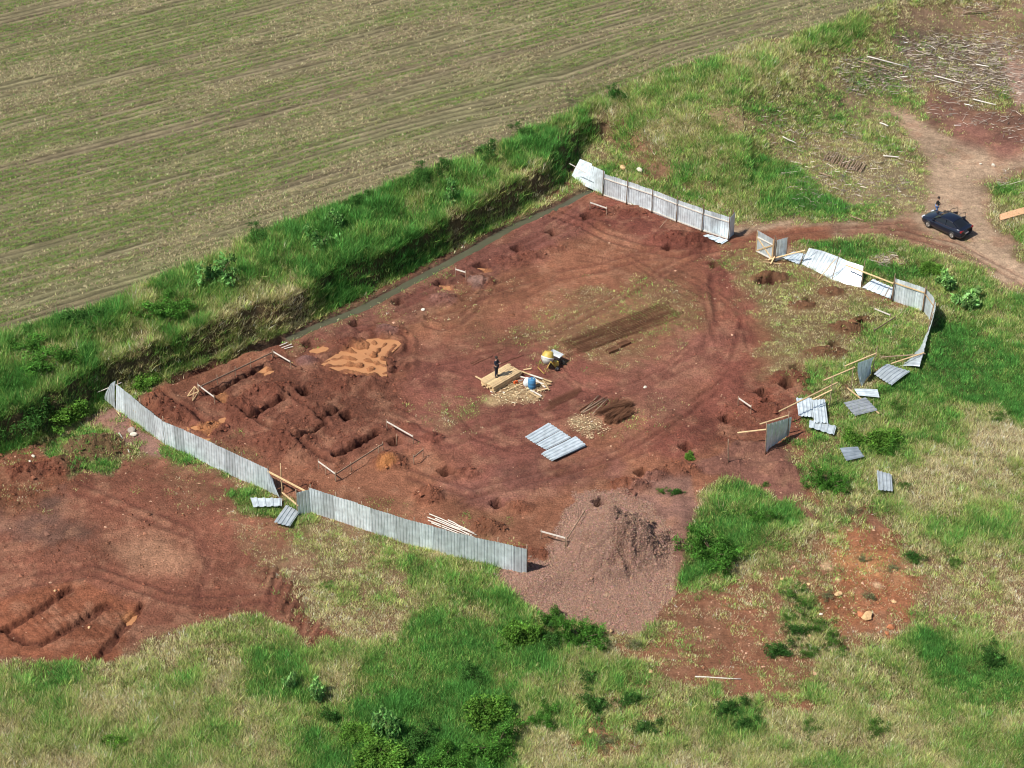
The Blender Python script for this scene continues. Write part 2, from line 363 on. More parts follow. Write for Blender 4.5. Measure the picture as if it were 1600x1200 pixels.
# terrace bank
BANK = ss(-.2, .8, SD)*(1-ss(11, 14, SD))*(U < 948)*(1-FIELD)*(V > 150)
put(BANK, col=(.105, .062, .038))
lowb = BANK*(1-ss(1.3, 2.9, SD+3.0*(N1-.5)+2*(N2-.5)))
D[:] = D*(1-BANK)+BANK*(.97*(1-lowb)+lowb*(.66+.34*ss(.40, .52, N1)))
GR[:] = GR*(1-BANK)+BANK*((.80+.8*(N1-.5)+.5*(N2-.5))*(1-lowb)+lowb*(.60+1.5*(N2-.45)+.5*(N1-.5)))
HT[:] = HT*(1-BANK)+BANK*(.70*(1-lowb)+.62*lowb)
RG[:] = np.maximum(RG, lowb*.9)
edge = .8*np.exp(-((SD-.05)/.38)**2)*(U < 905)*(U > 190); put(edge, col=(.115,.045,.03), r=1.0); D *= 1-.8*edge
scarp = BANK*(1-ss(1.2,2.6,SD))*ss(760,860,U); D *= 1-.35*scarp; RG[:] = np.maximum(RG, scarp)
dark = BANK*(1-ss(1.0, 3.5, SD+2*(N1-.5)))*(1-ss(420, 520, U)); D *= 1-.25*dark
sc2 = ss(-.1,.4,SD)*(1-ss(2.2,3.2,SD))*ss(925,935,U)*(1-ss(1120,1150,U)); put(sc2*.7, col=(.22,.11,.075), d=.35)

put(FIELD, col=(.20,.14,.075), d=0, r=0)
# soil colour mottling
m = (.52+.96*fbm(X, Y, 3.0, 5, 60))*(.8+.4*fbm(X, Y, 9.0, 3, 66))*(.84+.32*fbm(X, Y, .45, 3, 61))
C *= m[..., None]
lt = ss(.50, .72, fbm(X, Y, 1.2, 5, 62))*.42*(1-D)*(1-FIELD)
C[:] = C*(1-lt[..., None])+np.array((.33,.17,.105))*lt[..., None]
# grass-covered ground reads as litter and soil between the blades
gm = (np.clip(D, 0, 1)*.75)[..., None]*(1-FIELD)[..., None]
C[:] = C*(1-gm)+gm*(np.array((.20,.15,.08))*(1-np.clip(GR, 0, 1))[..., None]+np.array((.055,.085,.022))*np.clip(GR, 0, 1)[..., None])

# --- heights
Z = Z0.copy()
Z += .05*(N1-.5)*2 + .035*(N3-.5)*(1-FIELD)
Z += RG*(.16*(RIDGE-.5)+.14*(N1-.5)) + BANK*.95*(fbm(X, Y, 1.7, 3, 31)-.5)*ss(.8, 2.0, SD)
MOUNDS = [ # u, v, rx, ry (m), h, clods
 (608,722,1.3,.9,.55,1),(670,775,1.1,.9,.5,1),(675,686,.8,.6,.35,1),(640,668,.7,.5,.2,.8),(733,738,.8,.6,.18,.8),(815,792,.9,.6,.2,.8),(762,824,1.1,.8,.35,1),
 (825,865,1.6,.6,.35,1),(470,760,1.2,.7,.2,.8),(572,600,2.2,1.3,.6,.5),(535,600,1.2,.9,.4,.8),(480,565,1.1,.7,.4,.5),(550,540,1.3,.8,.35,.8),(605,520,1.5,.9,.4,.9),
 (748,442,1.3,.9,.35,.9),(690,470,1.8,.9,.35,.8),(800,410,1.6,.8,.25,.8),(830,400,1.5,.7,.3,.9),(990,330,1.4,.8,.25,.7),(940,330,1.5,.8,.25,.8),(1060,372,2.2,.8,.45,.8),(1090,382,1.2,.8,.3,.8),
 (1205,434,1.6,.7,.4,1),(1255,478,1.0,.5,.25,1),(1298,456,1.0,.5,.3,1),(1325,514,1.5,.8,.45,1),(1350,500,.7,.5,.15,1),(1290,552,1.6,.7,.35,1),(1235,590,1.6,.8,.3,1),(1200,640,1.2,.7,.3,1),
 (1170,700,2.8,1.1,.5,.5),(1215,735,2.2,1.2,.9,.4),(1130,725,1.8,1.0,.4,.4),(1060,735,1.5,.9,.35,.8),(985,760,1.5,.8,.45,1),(1020,745,1,.7,.3,1),
 (270,650,1.6,1.2,.55,.9),(240,628,1.2,.9,.5,.9),(330,670,1.1,.8,.3,.9),(440,690,2.4,1.2,.5,.7),(470,715,1.6,.9,.45,.6),(375,640,1.0,1.6,.25,.8),(420,610,2.2,1.0,.3,.7),(500,640,2,1.0,.25,.6),
 (540,690,1.8,.9,.2,.4),(450,660,1.8,1.0,.2,.4),(150,700,2.2,1.4,.8,.8),(95,730,1.4,1,.5,1),(40,740,1.4,1,.4,1),(1200,840,4.2,2.4,.7,.1),(1150,800,3.2,2,.5,.1),
 (958,856,4.1,3.9,3.3,.02),(850,912,2.6,1.4,.6,.02),(1066,815,1.4,2.2,.5,.05),(1065,870,1.2,1.5,.3,.1),(865,390,1.0,.6,.15,.8),(930,350,1.5,.9,.2,.6)]
MASKM = np.zeros(X.shape)
for (u, v, rx, ry, h, cl) in MOUNDS:
    if cl >= .7: rx, ry, h = rx*1.32, ry*1.35, h*1.5
    x0, y0, _z = [q[0] for q in P(u, v)]
    i0, i1 = np.searchsorted(GX, x0-2.2*rx-1), np.searchsorted(GX, x0+2.2*rx+1); j0, j1 = np.searchsorted(GY, y0-2.2*ry-1), np.searchsorted(GY, y0+2.2*ry+1)
    s = (slice(j0, j1), slice(i0, i1))
    r = np.hypot((X[s]-x0)/rx, (Y[s]-y0)/ry)+.5*(N1[s]-.5)+.25*(N3[s]-.5)
    b = np.clip(1.05-r, 0, None); b = b*b*(3-2*np.clip(b, 0, 1))
    Z[s] += h*b*(.85+.3*(N3[s]-.5)); k = ss(0, .3, b)*cl
    Z[s] += k*.27*(RIDGE[s]-.45)+k*.10*(N3[s]-.5)
    if cl >= .7:
        kk = (k*.55)[..., None]; C[s] = C[s]*(1-kk)+np.array((.115,.038,.024))*kk; D[s] *= 1-.8*k
        MASKM[s] = np.maximum(MASKM[s], k)
def tint(u, v, r, col, a=.8):
    x0, y0, _z = [q[0] for q in P(u, v)]
    k = (a*ss(1.2, .3, np.hypot(X-x0, Y-y0)/r+.8*(N3-.5)))[..., None]; C[:] = C*(1-k)+np.array(col)*k
tint(604,727,.75,(.40,.17,.06)); tint(745,444,.9,(.27,.17,.14)); tint(605,520,1.0,(.22,.12,.10)); tint(690,470,1.2,(.22,.11,.085)); tint(480,565,.8,(.21,.12,.11))
tint(215,660,1.0,(.30,.13,.09),.6); tint(985,272,1.3,(.5,.3,.2),.7); tint(975,255,.6,(.42,.2,.08),.7)
tint(918,662,1.3,(.42,.30,.17),.6); tint(900,655,.7,(.42,.30,.17),.6)
for q in ((800,618,1.3),(830,618,1.0),(770,625,.9),(800,600,.8),(845,600,.9)): tint(*q, SAND, .8)
for q in ((1298,838,.35),(1290,884,.5),(1370,915,.4),(1310,905,.3)): tint(*q, (.62,.42,.25), .8)
# trenches dug in the soil
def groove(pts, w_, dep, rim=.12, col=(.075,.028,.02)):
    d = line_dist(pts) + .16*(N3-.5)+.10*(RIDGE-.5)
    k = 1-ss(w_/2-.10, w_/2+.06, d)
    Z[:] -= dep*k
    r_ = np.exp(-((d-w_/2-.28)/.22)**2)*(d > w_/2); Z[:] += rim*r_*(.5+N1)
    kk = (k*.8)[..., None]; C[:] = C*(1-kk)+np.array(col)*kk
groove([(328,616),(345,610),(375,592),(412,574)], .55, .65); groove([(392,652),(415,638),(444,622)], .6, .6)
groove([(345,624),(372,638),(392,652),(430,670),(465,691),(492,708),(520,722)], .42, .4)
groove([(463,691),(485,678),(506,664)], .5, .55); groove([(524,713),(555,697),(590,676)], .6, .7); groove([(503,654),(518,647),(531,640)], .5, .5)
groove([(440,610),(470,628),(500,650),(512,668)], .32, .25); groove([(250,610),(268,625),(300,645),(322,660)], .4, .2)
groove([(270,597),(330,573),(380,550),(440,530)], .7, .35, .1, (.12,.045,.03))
for (u, v) in [(476,612),(543,650),(617,690),(697,736),(778,786),(937,785),(1004,738),(1073,697),(1136,654),(1229,601),(1193,613),(555,505),(482,538),(622,472),(688,442),(750,415),
               (808,388),(863,363),(916,338),(1044,387),(1116,413),(1190,442),(1263,470),(1346,503),(1302,538),(1245,574),(1200,628),(1205,440)]:
    x0, y0, _z = [q[0] for q in P(u, v)]
    a_ = R(35); s = (slice(np.searchsorted(GY, y0-1.5), np.searchsorted(GY, y0+1.5)), slice(np.searchsorted(GX, x0-1.5), np.searchsorted(GX, x0+1.5)))
    xr = (X[s]-x0)*math.cos(a_)+(Y[s]-y0)*math.sin(a_); yr = -(X[s]-x0)*math.sin(a_)+(Y[s]-y0)*math.cos(a_)
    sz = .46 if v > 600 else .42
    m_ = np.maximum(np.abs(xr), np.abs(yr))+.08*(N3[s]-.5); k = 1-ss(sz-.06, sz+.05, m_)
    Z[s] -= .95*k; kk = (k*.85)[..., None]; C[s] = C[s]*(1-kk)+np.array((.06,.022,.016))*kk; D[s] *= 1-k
# wheel and track ruts
def rut(pts, w_=.22, dep=.07, tread=False, gauge=None, dark=.75):
    offs = [0] if gauge is None else [-gauge/2, gauge/2]
    for of in offs:
        pp = [(u, v+of) for u, v in pts]
        d = line_dist(pp); k = np.exp(-(d/w_)**2); rm = np.exp(-((d-2*w_)/(w_))**2)
        Z[:] += -1.5*dep*k+dep*.8*rm
        kk = (k*.6*dark)[..., None]; C[:] = C*(1-kk)+np.array((.12,.042,.03))*kk
rut([(668,502),(690,508),(720,500),(745,480),(760,455),(800,440),(840,430)], gauge=14); rut([(470,560),(520,550),(580,520),(640,495),(700,480),(760,455)], gauge=18)
rut([(560,520),(600,528),(635,530),(640,545),(620,570),(590,590)], gauge=12, dep=.1); rut([(540,545),(575,565),(610,575),(640,570)], dep=.12, gauge=10); rut([(520,562),(560,575),(600,586)], dep=.12, gauge=9)
rut([(870,430),(930,420),(1000,400),(1100,388),(1180,380),(1240,370),(1330,362),(1420,352)], gauge=13, dep=.06); rut([(700,560),(760,545),(860,520),(960,470),(1040,420),(1120,385)], gauge=12, dep=.04)
rut([(600,660),(700,690),(800,660),(900,640),(1000,600),(1090,560),(1120,500),(1110,430),(1150,385)], gauge=16, dep=.04); rut([(640,740),(740,770),(860,740),(960,710),(1060,650),(1130,600)], gauge=14, dep=.045)
rut([(860,330),(900,345),(950,370),(1000,385),(1060,395),(1110,385)], gauge=12, dep=.07); rut([(620,480),(700,440),(800,395),(900,345)], gauge=12, dep=.06)
rut([(1600,440),(1500,385),(1400,362),(1300,358)], gauge=9, dep=.05); rut([(60,905),(150,890),(260,930),(330,940),(430,930)], gauge=16, dep=.05)
rut([(120,760),(220,800),(300,830),(330,880),(310,930)], gauge=18, dep=.04); rut([(560,900),(500,900),(440,900),(420,940)], gauge=20, dep=.04)
for _q in ([(860,560),(900,600),(960,620),(1020,600),(1080,540)],[(700,640),(740,680),(800,700),(860,700)],[(930,700),(1000,690),(1080,640),(1140,570),(1160,500)],[(720,790),(800,760),(880,750),(960,720),(1040,690)],[(980,400),(1040,440),(1100,470),(1120,540)],
           [(640,600),(680,580),(740,590)],[(620,640),(660,660),(700,720),(720,760)],[(900,400),(960,410),(1040,400),(1100,395)],[(760,470),(820,460),(880,430)],[(1050,420),(1090,440),(1150,480),(1170,540)]):
    rut(_q, .15, .028, gauge=11, dark=.45)
# cleated digger tracks
def cleats(pl, ang, amp, wl):
    m_ = pm(pl, 10, 4, 2, 77); a_ = R(ang); ph = (X*math.cos(a_)+Y*math.sin(a_))/wl
    Z[:] += m_*amp*np.sin(2*math.pi*ph+1.5*(N1-.5))
cleats([(830,340),(880,308),(930,300),(900,330),(860,362)], -40, .07, .62); cleats([(410,890),(455,885),(470,930),(520,985),(480,1000),(420,930)], -10, .09, .7)
cleats([(20,955),(100,915),(150,960),(60,1000)], 40, .04, .5); cleats([(130,980),(170,940),(205,950),(150,1010)], 40, .04, .5)
# shallow scraped pits in the left yard
def cut(pts, dep=.45, w_=.5):
    d = line_dist(pts)+.3*(N3-.5)+.15*(RIDGE-.5); k = 1-ss(w_/2, w_/2+.25, d); Z[:] -= dep*k
    kk = (k*.75)[..., None]; C[:] = C*(1-kk)+np.array((.085,.030,.020))*kk; Z[:] += k*.12*(RIDGE-.5)
cut([(8,982),(50,960),(112,918)], .42, .34); cut([(8,982),(40,1003)], .3, .3); cut([(70,1003),(120,975),(168,944)], .42, .40); cut([(150,1030),(190,985),(222,945)], .4, .34); cut([(40,1003),(70,1003)], .25, .2)
# the ditch
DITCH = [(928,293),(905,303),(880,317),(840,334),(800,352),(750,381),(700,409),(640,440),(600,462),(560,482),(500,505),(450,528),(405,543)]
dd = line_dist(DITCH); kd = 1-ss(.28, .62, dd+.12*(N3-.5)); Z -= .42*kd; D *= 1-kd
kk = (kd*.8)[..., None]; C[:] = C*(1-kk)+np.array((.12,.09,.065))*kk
# field furrows
AL = (X*math.cos(R(31.7))+Y*math.sin(R(31.7))); ROWC = -X*math.sin(R(31.7))+Y*math.cos(R(31.7))+.15*(fbm(X, Y, 45, 2, 9)-.5)
Z += FIELD*.045*np.sin(2*math.pi*ROWC/.75)
# puddle basins
PUDS = [([(508,568),(545,545),(575,533),(612,530),(622,540),(600,560),(602,585),(575,590),(540,580)], -.02, 'big'),([(332,616),(345,610),(358,618),(350,627),(336,624)], -.1, ''),([(405,582),(416,574),(425,580),(412,588)], -.1, ''),
        ([(300,668),(325,662),(352,655),(345,668),(326,682)], -.02, ''),([(487,546),(505,540),(512,548),(494,553)], -.12, ''),([(750,416),(760,417),(770,423),(757,426)], -.1, ''),
        ([(690,446),(706,447),(708,454),(694,452)], -.1, ''),([(186,962),(200,952),(212,955),(208,966),(192,970)], -.02, '')]
for _r in ([(505,585),(540,580),(600,592)],[(512,572),(560,572),(610,583)],[(522,560),(565,562),(612,574)],[(560,575),(590,550),(604,536)],[(575,580),(605,555),(615,540)],[(540,548),(580,556),(612,566)],[(530,572),(565,570),(608,578)],[(585,532),(590,550),(580,566)]): rut(_r, .20, -.13, dark=0)
PZ = {}
for pl, dz, nm in PUDS:
    _px, _py, _pz = P([q[0] for q in pl], [q[1] for q in pl]); _zz = [Z[np.searchsorted(GY, b_), np.searchsorted(GX, a_)] for a_, b_ in zip(_px, _py)]
    PZ[pl[0]] = float(np.median(_zz))-(.075 if nm else .12)
    m_ = pm(pl, 14 if nm else 6, 4 if nm else 2, 1.0, 5)
    Z -= m_*(.10 if nm else .2); 
    kk = (m_*.7)[..., None]; C[:] = C*(1-kk)+np.array((.36,.16,.07))*kk; D *= 1-m_
C = np.clip(C, .01, .9)

def sample(A, x, y):
    i = np.clip(np.searchsorted(GX, x)-1, 0, len(GX)-2); j = np.clip(np.searchsorted(GY, y)-1, 0, len(GY)-2)
    fx = (x-GX[i])/(GX[i+1]-GX[i]); fy = (y-GY[j])/(GY[j+1]-GY[j])
    if A.ndim == 3: fx = fx[..., None]; fy = fy[..., None]
    return (A[j, i]*(1-fx)+A[j, i+1]*fx)*(1-fy)+(A[j+1, i]*(1-fx)+A[j+1, i+1]*fx)*fy
def gz(x, y): return float(sample(Z, np.array([float(x)]), np.array([float(y)]))[0])
def Q(u, v, up=0.0):
    """point on the ground seen at photo pixel (u, v)"""
    x, y, z = P(u, v); x = float(x[0]); y = float(y[0]); return Vector((x, y, gz(x, y)+up))
def Qz(u, v, y0):
    """point at pixel (u, v) on the vertical line plane y = y0: for tops of upright things"""
    b = (v-600)/FPX; t = y0/(cp-b*sp); return Vector(((u-800)/FPX*t, y0, CAMH+(-sp-b*cp)*t))

# ---------------------------------------------------------------- materials
MATS = {}
def mat(name, col=(.5,.5,.5), rough=.8, metal=0.0, nvar=.0, nscale=8, bump=0.0, spec=.5, orand=0.0):
    if name in MATS: return MATS[name]
    m = bpy.data.materials.new(name); m.use_nodes = True; N = m.node_tree.nodes; L = m.node_tree.links
    b = N['Principled BSDF']; b.inputs['Base Color'].default_value = (*col, 1); b.inputs['Roughness'].default_value = rough
    b.inputs['Metallic'].default_value = metal; b.inputs['Specular IOR Level'].default_value = spec
    tc = N.new('ShaderNodeTexCoord'); no = N.new('ShaderNodeTexNoise'); no.inputs['Scale'].default_value = nscale; no.inputs['Detail'].default_value = 4
    L.new(tc.outputs['Object'], no.inputs['Vector'])
    if nvar > 0:
        mr = N.new('ShaderNodeMapRange'); mr.inputs[1].default_value = .3; mr.inputs[2].default_value = .7; mr.inputs[3].default_value = 1-nvar; mr.inputs[4].default_value = 1+nvar
        mx = N.new('ShaderNodeVectorMath'); mx.operation = 'MULTIPLY'; mx.inputs[0].default_value = col
        L.new(no.outputs['Fac'], mr.inputs[0]); src_ = mr.outputs[0]
        if orand:
            oi = N.new('ShaderNodeObjectInfo'); m2 = N.new('ShaderNodeMapRange'); m2.inputs[3].default_value = 1-orand; m2.inputs[4].default_value = 1+orand*.6; L.new(oi.outputs['Random'], m2.inputs[0])
            mm = N.new('ShaderNodeMath'); mm.operation = 'MULTIPLY'; L.new(src_, mm.inputs[0]); L.new(m2.outputs[0], mm.inputs[1]); src_ = mm.outputs[0]
        L.new(src_, mx.inputs[1]); L.new(mx.outputs[0], b.inputs['Base Color'])
    if bump > 0:
        bp = N.new('ShaderNodeBump'); bp.inputs['Strength'].default_value = bump; bp.inputs['Distance'].default_value = .03
        L.new(no.outputs['Fac'], bp.inputs['Height']); L.new(bp.outputs[0], b.inputs['Normal'])
    MATS[name] = m; return m

def terrain_mat():
    m = bpy.data.materials.new('ground_soil'); m.use_nodes = True; N = m.node_tree.nodes; L = m.node_tree.links
    b = N['Principled BSDF']; b.inputs['Roughness'].default_value = .95; b.inputs['Specular IOR Level'].default_value = .15
    ca = N.new('ShaderNodeAttribute'); ca.attribute_name = 'Col'
    geo = N.new('ShaderNodeNewGeometry')
    def noise(scale, detail, vec, rough=.6):
        n = N.new('ShaderNodeTexNoise'); n.inputs['Scale'].default_value = scale; n.inputs['Detail'].default_value = detail; n.inputs['Roughness'].default_value = rough
        L.new(vec, n.inputs['Vector']); return n.outputs['Fac']
    def rng(f, a, b_, c, d):
        r = N.new('ShaderNodeMapRange'); r.inputs[1].default_value = a; r.inputs[2].default_value = b_; r.inputs[3].default_value = c; r.inputs[4].default_value = d
        L.new(f, r.inputs[0]); return r.outputs[0]
    def mul(c, f):
        v = N.new('ShaderNodeVectorMath'); v.operation = 'MULTIPLY'; L.new(c, v.inputs[0]); L.new(f, v.inputs[1]); return v.outputs[0]
    def mix(f, a, b_):
        x = N.new('ShaderNodeMix'); x.data_type = 'RGBA'; L.new(f, x.inputs[0])
        for s_, q in ((6, a), (7, b_)):
            if isinstance(q, tuple): x.inputs[s_].default_value = (*q, 1)
            else: L.new(q, x.inputs[s_])
        return x.outputs[2]
    P_ = geo.outputs['Position']
    c = mul(ca.outputs['Color'], rng(noise(1.7, 6, P_, .75), .3, .7, .66, 1.36)); c = mul(c, rng(noise(6.5, 5, P_, .7), .3, .7, .68, 1.34))
    c = mul(c, rng(noise(23, 3, P_), .3, .7, .80, 1.2))
    # crop rows
    fr = N.new('ShaderNodeAttribute'); fr.attribute_name = 'row'; fa = N.new('ShaderNodeAttribute'); fa.attribute_name = 'along'; fm = N.new('ShaderNodeAttribute'); fm.attribute_name = 'field'
    cx = N.new('ShaderNodeCombineXYZ'); s1 = N.new('ShaderNodeMath'); s1.operation = 'MULTIPLY'; s1.inputs[1].default_value = .13; L.new(fa.outputs['Fac'], s1.inputs[0])
    L.new(s1.outputs[0], cx.inputs[0]); L.new(fr.outputs['Fac'], cx.inputs[1]); rv = cx.outputs[0]
    sx = N.new('ShaderNodeMath'); sx.operation = 'MULTIPLY_ADD'; sx.inputs[1].default_value = 2*math.pi/.75
    ndis = noise(.5, 2, P_); dsc = N.new('ShaderNodeMath'); dsc.operation = 'MULTIPLY'; dsc.inputs[1].default_value = .8; L.new(ndis, dsc.inputs[0])
    L.new(fr.outputs['Fac'], sx.inputs[0]); L.new(dsc.outputs[0], sx.inputs[2])
    sn = N.new('ShaderNodeMath'); sn.operation = 'SINE'; L.new(sx.outputs[0], sn.inputs[0])
    fcol = mix(rng(noise(.6, 6, rv, .8), .33, .67, 0, 1), (.148,.116,.070), (.232,.196,.116))
    gpatch = rng(noise(.16, 4, rv), .42, .68, 0, .4); fcol = mix(gpatch, fcol, (.135,.175,.055))
    fcol = mul(fcol, rng(noise(1.5, 5, rv, .8), .33, .67, .58, 1.45))
    fcol = mul(fcol, rng(noise(9, 3, P_, .7), .3, .7, .8, 1.22))
    fcol = mul(fcol, rng(noise(2.2, 3, P_, .7), .3, .7, .8, 1.2))
    fcol = mul(fcol, rng(sn.outputs[0], -1, 1, .64, 1.18))
    c = mix(fm.outputs['Fac'], c, fcol)
    L.new(c, b.inputs['Base Color'])
    bp = N.new('ShaderNodeBump'); bp.inputs['Strength'].default_value = 1.0; bp.inputs['Distance'].default_value = .16
    L.new(noise(7, 5, P_, .65), bp.inputs['Height']); L.new(bp.outputs[0], b.inputs['Normal'])
    return m

def leaf_mat(name, trans=.38):
    m = bpy.data.materials.new(name); m.use_nodes = True; N = m.node_tree.nodes; L = m.node_tree.links
    N.remove(N['Principled BSDF']); out = N['Material Output']
    a = N.new('ShaderNodeAttribute'); a.attribute_name = 'Col'
    d = N.new('ShaderNodeBsdfDiffuse'); t = N.new('ShaderNodeBsdfTranslucent'); mx = N.new('ShaderNodeMixShader'); mx.inputs[0].default_value = trans
    L.new(a.outputs['Color'], d.inputs[0]); L.new(a.outputs['Color'], t.inputs[0]); L.new(d.outputs[0], mx.inputs[1]); L.new(t.outputs[0], mx.inputs[2]); L.new(mx.outputs[0], out.inputs[0])
    return m
M_LEAF = leaf_mat('plant_leaf')
M_STONE = leaf_mat('loose_stone', 0.0)
def metal_mat(name, base, rough, metal):
    m = bpy.data.materials.new(name); m.use_nodes = True; N = m.node_tree.nodes; L = m.node_tree.links
    b = N['Principled BSDF']; b.inputs['Metallic'].default_value = metal
    tc = N.new('ShaderNodeTexCoord'); oi = N.new('ShaderNodeObjectInfo'); ad = N.new('ShaderNodeVectorMath'); ad.operation = 'ADD'
    L.new(tc.outputs['Object'], ad.inputs[0]); L.new(oi.outputs['Random'], ad.inputs[1])
    no = N.new('ShaderNodeTexNoise'); no.inputs['Scale'].default_value = 2.3; no.inputs['Detail'].default_value = 6; L.new(ad.outputs[0], no.inputs['Vector'])
    mr = N.new('ShaderNodeMapRange'); mr.inputs[1].default_value = .3; mr.inputs[2].default_value = .7; mr.inputs[3].default_value = .78; mr.inputs[4].default_value = 1.12; L.new(no.outputs['Fac'], mr.inputs[0])
    r2 = N.new('ShaderNodeMapRange'); r2.inputs[3].default_value = .64; r2.inputs[4].default_value = 1.08; L.new(oi.outputs['Random'], r2.inputs[0])
    mm = N.new('ShaderNodeMath'); mm.operation = 'MULTIPLY'; L.new(mr.outputs[0], mm.inputs[0]); L.new(r2.outputs[0], mm.inputs[1])
    v = N.new('ShaderNodeVectorMath'); v.operation = 'MULTIPLY'; v.inputs[0].default_value = base; L.new(mm.outputs[0], v.inputs[1]); L.new(v.outputs[0], b.inputs['Base Color'])
    rr = N.new('ShaderNodeMapRange'); rr.inputs[1].default_value = .3; rr.inputs[2].default_value = .7; rr.inputs[3].default_value = rough-.07; rr.inputs[4].default_value = rough+.12; L.new(no.outputs['Fac'], rr.inputs[0]); L.new(rr.outputs[0], b.inputs['Roughness'])
    return m
M_ZINC = metal_mat('galvanised_sheet', (.72,.80,.835), .38, .32)
M_WOODY = mat('fresh_pine', (.62,.44,.235), .8, nvar=.22, nscale=5, bump=.2, orand=.35)
M_WOODO = mat('weathered_wood', (.30,.21,.14), .9, nvar=.3, nscale=6, bump=.3)
M_WOODD = mat('bark_pole', (.16,.105,.07), .95, nvar=.3, nscale=6, bump=.4)
M_WHITEW = mat('bleached_pole', (.62,.57,.50), .8, nvar=.15, nscale=6)
M_RUST = mat('rusty_steel', (.185,.085,.045), .85, metal=.3, nvar=.3, nscale=3)
M_WATER = mat('ditch_water_surface', (.085,.085,.055), .25, nvar=.15, nscale=.6, spec=.3)
M_MUD = mat('muddy_water', (.42,.20,.090), .40, nvar=.10, nscale=1.5, spec=.3)

# ---------------------------------------------------------------- ground sheet
nx, ny = len(GX), len(GY)
ii = np.arange(nx*ny).reshape(ny, nx)
F4 = np.stack([ii[:-1,:-1], ii[:-1,1:], ii[1:,1:], ii[1:,:-1]], -1).reshape(-1, 4)
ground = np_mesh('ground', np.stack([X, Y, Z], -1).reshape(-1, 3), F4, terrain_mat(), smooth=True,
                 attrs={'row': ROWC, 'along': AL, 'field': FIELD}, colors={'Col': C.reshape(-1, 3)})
tag(ground, 'red earth building plot with crop field and rough grass around it', kind='structure')

# water: ditch strip and puddles
def strip(name, pts, width, dz, m, label):
    vs = []; p = [Q(*q) for q in pts]
    zz = np.array([gz(a.x, a.y) for a in p]); zz = np.minimum.accumulate(np.full(len(p), np.median(zz)))
    mb = MB()
    for i, a in enumerate(p):
        d = (p[min(i+1, len(p)-1)]-p[max(i-1, 0)]); d.z = 0; d.normalize(); n = Vector((-d.y, d.x, 0))
        for s_ in (-1, 1): vs.append((a.x+n.x*s_*width/2, a.y+n.y*s_*width/2, zz[i]+dz))
    mb.add(vs, [(2*i, 2*i+2, 2*i+3, 2*i+1) for i in range(len(p)-1)])
    o = mb.build(name, m); tag(o, label, kind='structure'); return o
strip('ditch_water', DITCH[:-1], 1.15, .17, M_WATER, 'narrow strip of murky green water standing in the ditch below the bank')
for pl, dz, nm in PUDS:
    ps = [Q(*q) for q in pl]; zc = PZ[(pl[0])]
    cx_ = sum((a.x for a in ps))/len(ps); cy_ = sum((a.y for a in ps))/len(ps)
    mb = MB(); k = 1.12 if nm else 1.5
    mb.add([(cx_+(a.x-cx_)*k, cy_+(a.y-cy_)*k, zc) for a in ps], [tuple(range(len(ps)))])
    tag(mb.build('puddle', M_MUD), 'orange muddy puddle lying in the red soil', kind='structure')

# ---------------------------------------------------------------- grass, stubble, stones (uncountable stuff)
def ramp(g):
    g = np.clip(g, 0, 1); ks = [0, .28, .5, .75, 1.0]
    cs = np.array([(.66,.56,.35), (.55,.50,.25), (.37,.42,.13), (.195,.385,.085), (.100,.270,.060)])
    return np.stack([np.interp(g, ks, cs[:, i]) for i in range(3)], -1)
def blades(name, x, y, z, n, hgt, spread, wid, col, lean=.5, jitter=.18, label='', droop=0):
    k = len(x)*n; rep = lambda a: np.repeat(a, n, axis=0)
    bx, by, bz, hh, ww, cc, sp_ = rep(x), rep(y), rep(z), rep(hgt), rep(wid), rep(col), rep(spread)
    a = RNG.uniform(0, 2*np.pi, k); r = np.sqrt(RNG.uniform(0, 1, k))*sp_; bx = bx+r*np.cos(a); by = by+r*np.sin(a)
    a2 = a+RNG.normal(0, .9, k); l = np.abs(RNG.normal(lean, .3, k))*hh; h = hh*RNG.uniform(.55, 1.15, k)
    tx, ty, tz = bx+l*np.cos(a2), by+l*np.sin(a2), bz+h
    a3 = a2+np.pi/2+RNG.normal(0, .5, k); w2 = ww*RNG.uniform(.6, 1.3, k)/2
    V_ = np.empty((k, 3, 3)); V_[:, 0] = np.stack([bx-w2*np.cos(a3), by-w2*np.sin(a3), bz-.03], -1)
    V_[:, 1] = np.stack([bx+w2*np.cos(a3), by+w2*np.sin(a3), bz-.03], -1); V_[:, 2] = np.stack([tx, ty, tz], -1)
    cc = cc*np.exp(RNG.normal(0, jitter, (k, 1)))*np.exp(RNG.normal(0, .05, (k, 3)))
    o = np_mesh(name, V_.reshape(-1, 3), np.arange(3*k).reshape(-1, 3), M_LEAF, colors={'Col': np.clip(np.repeat(cc, 3, axis=0), 0, .9)})
    tag(o, label, kind='stuff'); return o
def scatter(n, u0=-160, u1=1760, v0=-70, v1=1420):
    u = RNG.uniform(u0, u1, n); v = RNG.uniform(v0, v1, n); z = np.full(n, 1.0)
    for _ in range(10):
        x, y = G(u, v, z); z = z*.4+.6*sample(Z0, x, y)
    return x, y, u, v
x, y, u, v = scatter(640000)
d = sample(D, x, y); g = sample(GR, x, y); h = sample(HT, x, y); fl = sample(FIELD, x, y)
cl = fbm(x, y, .8, 3, 71); cl2 = fbm(x, y, 2.6, 3, 72)
keep = (RNG.uniform(0, 1, len(x)) < np.clip(d*1.25-.15+.9*(cl-.5)*(d < .9), 0, 1)*np.where(d > .04, 1, 0)) & (fl < .5)
x, y, v, g, h, cl, cl2 = x[keep], y[keep], v[keep], g[keep], h[keep], cl[keep], cl2[keep]
z = sample(Z, x, y); dist = np.sqrt(x*x+y*y+CAMH**2)*.386
g2 = np.clip(g+.5*(cl-.5)+.8*(cl2-.5)+.5*(fbm(x, y, 7, 3, 73)-.5)+RNG.normal(0, .21, len(x)), 0, 1)
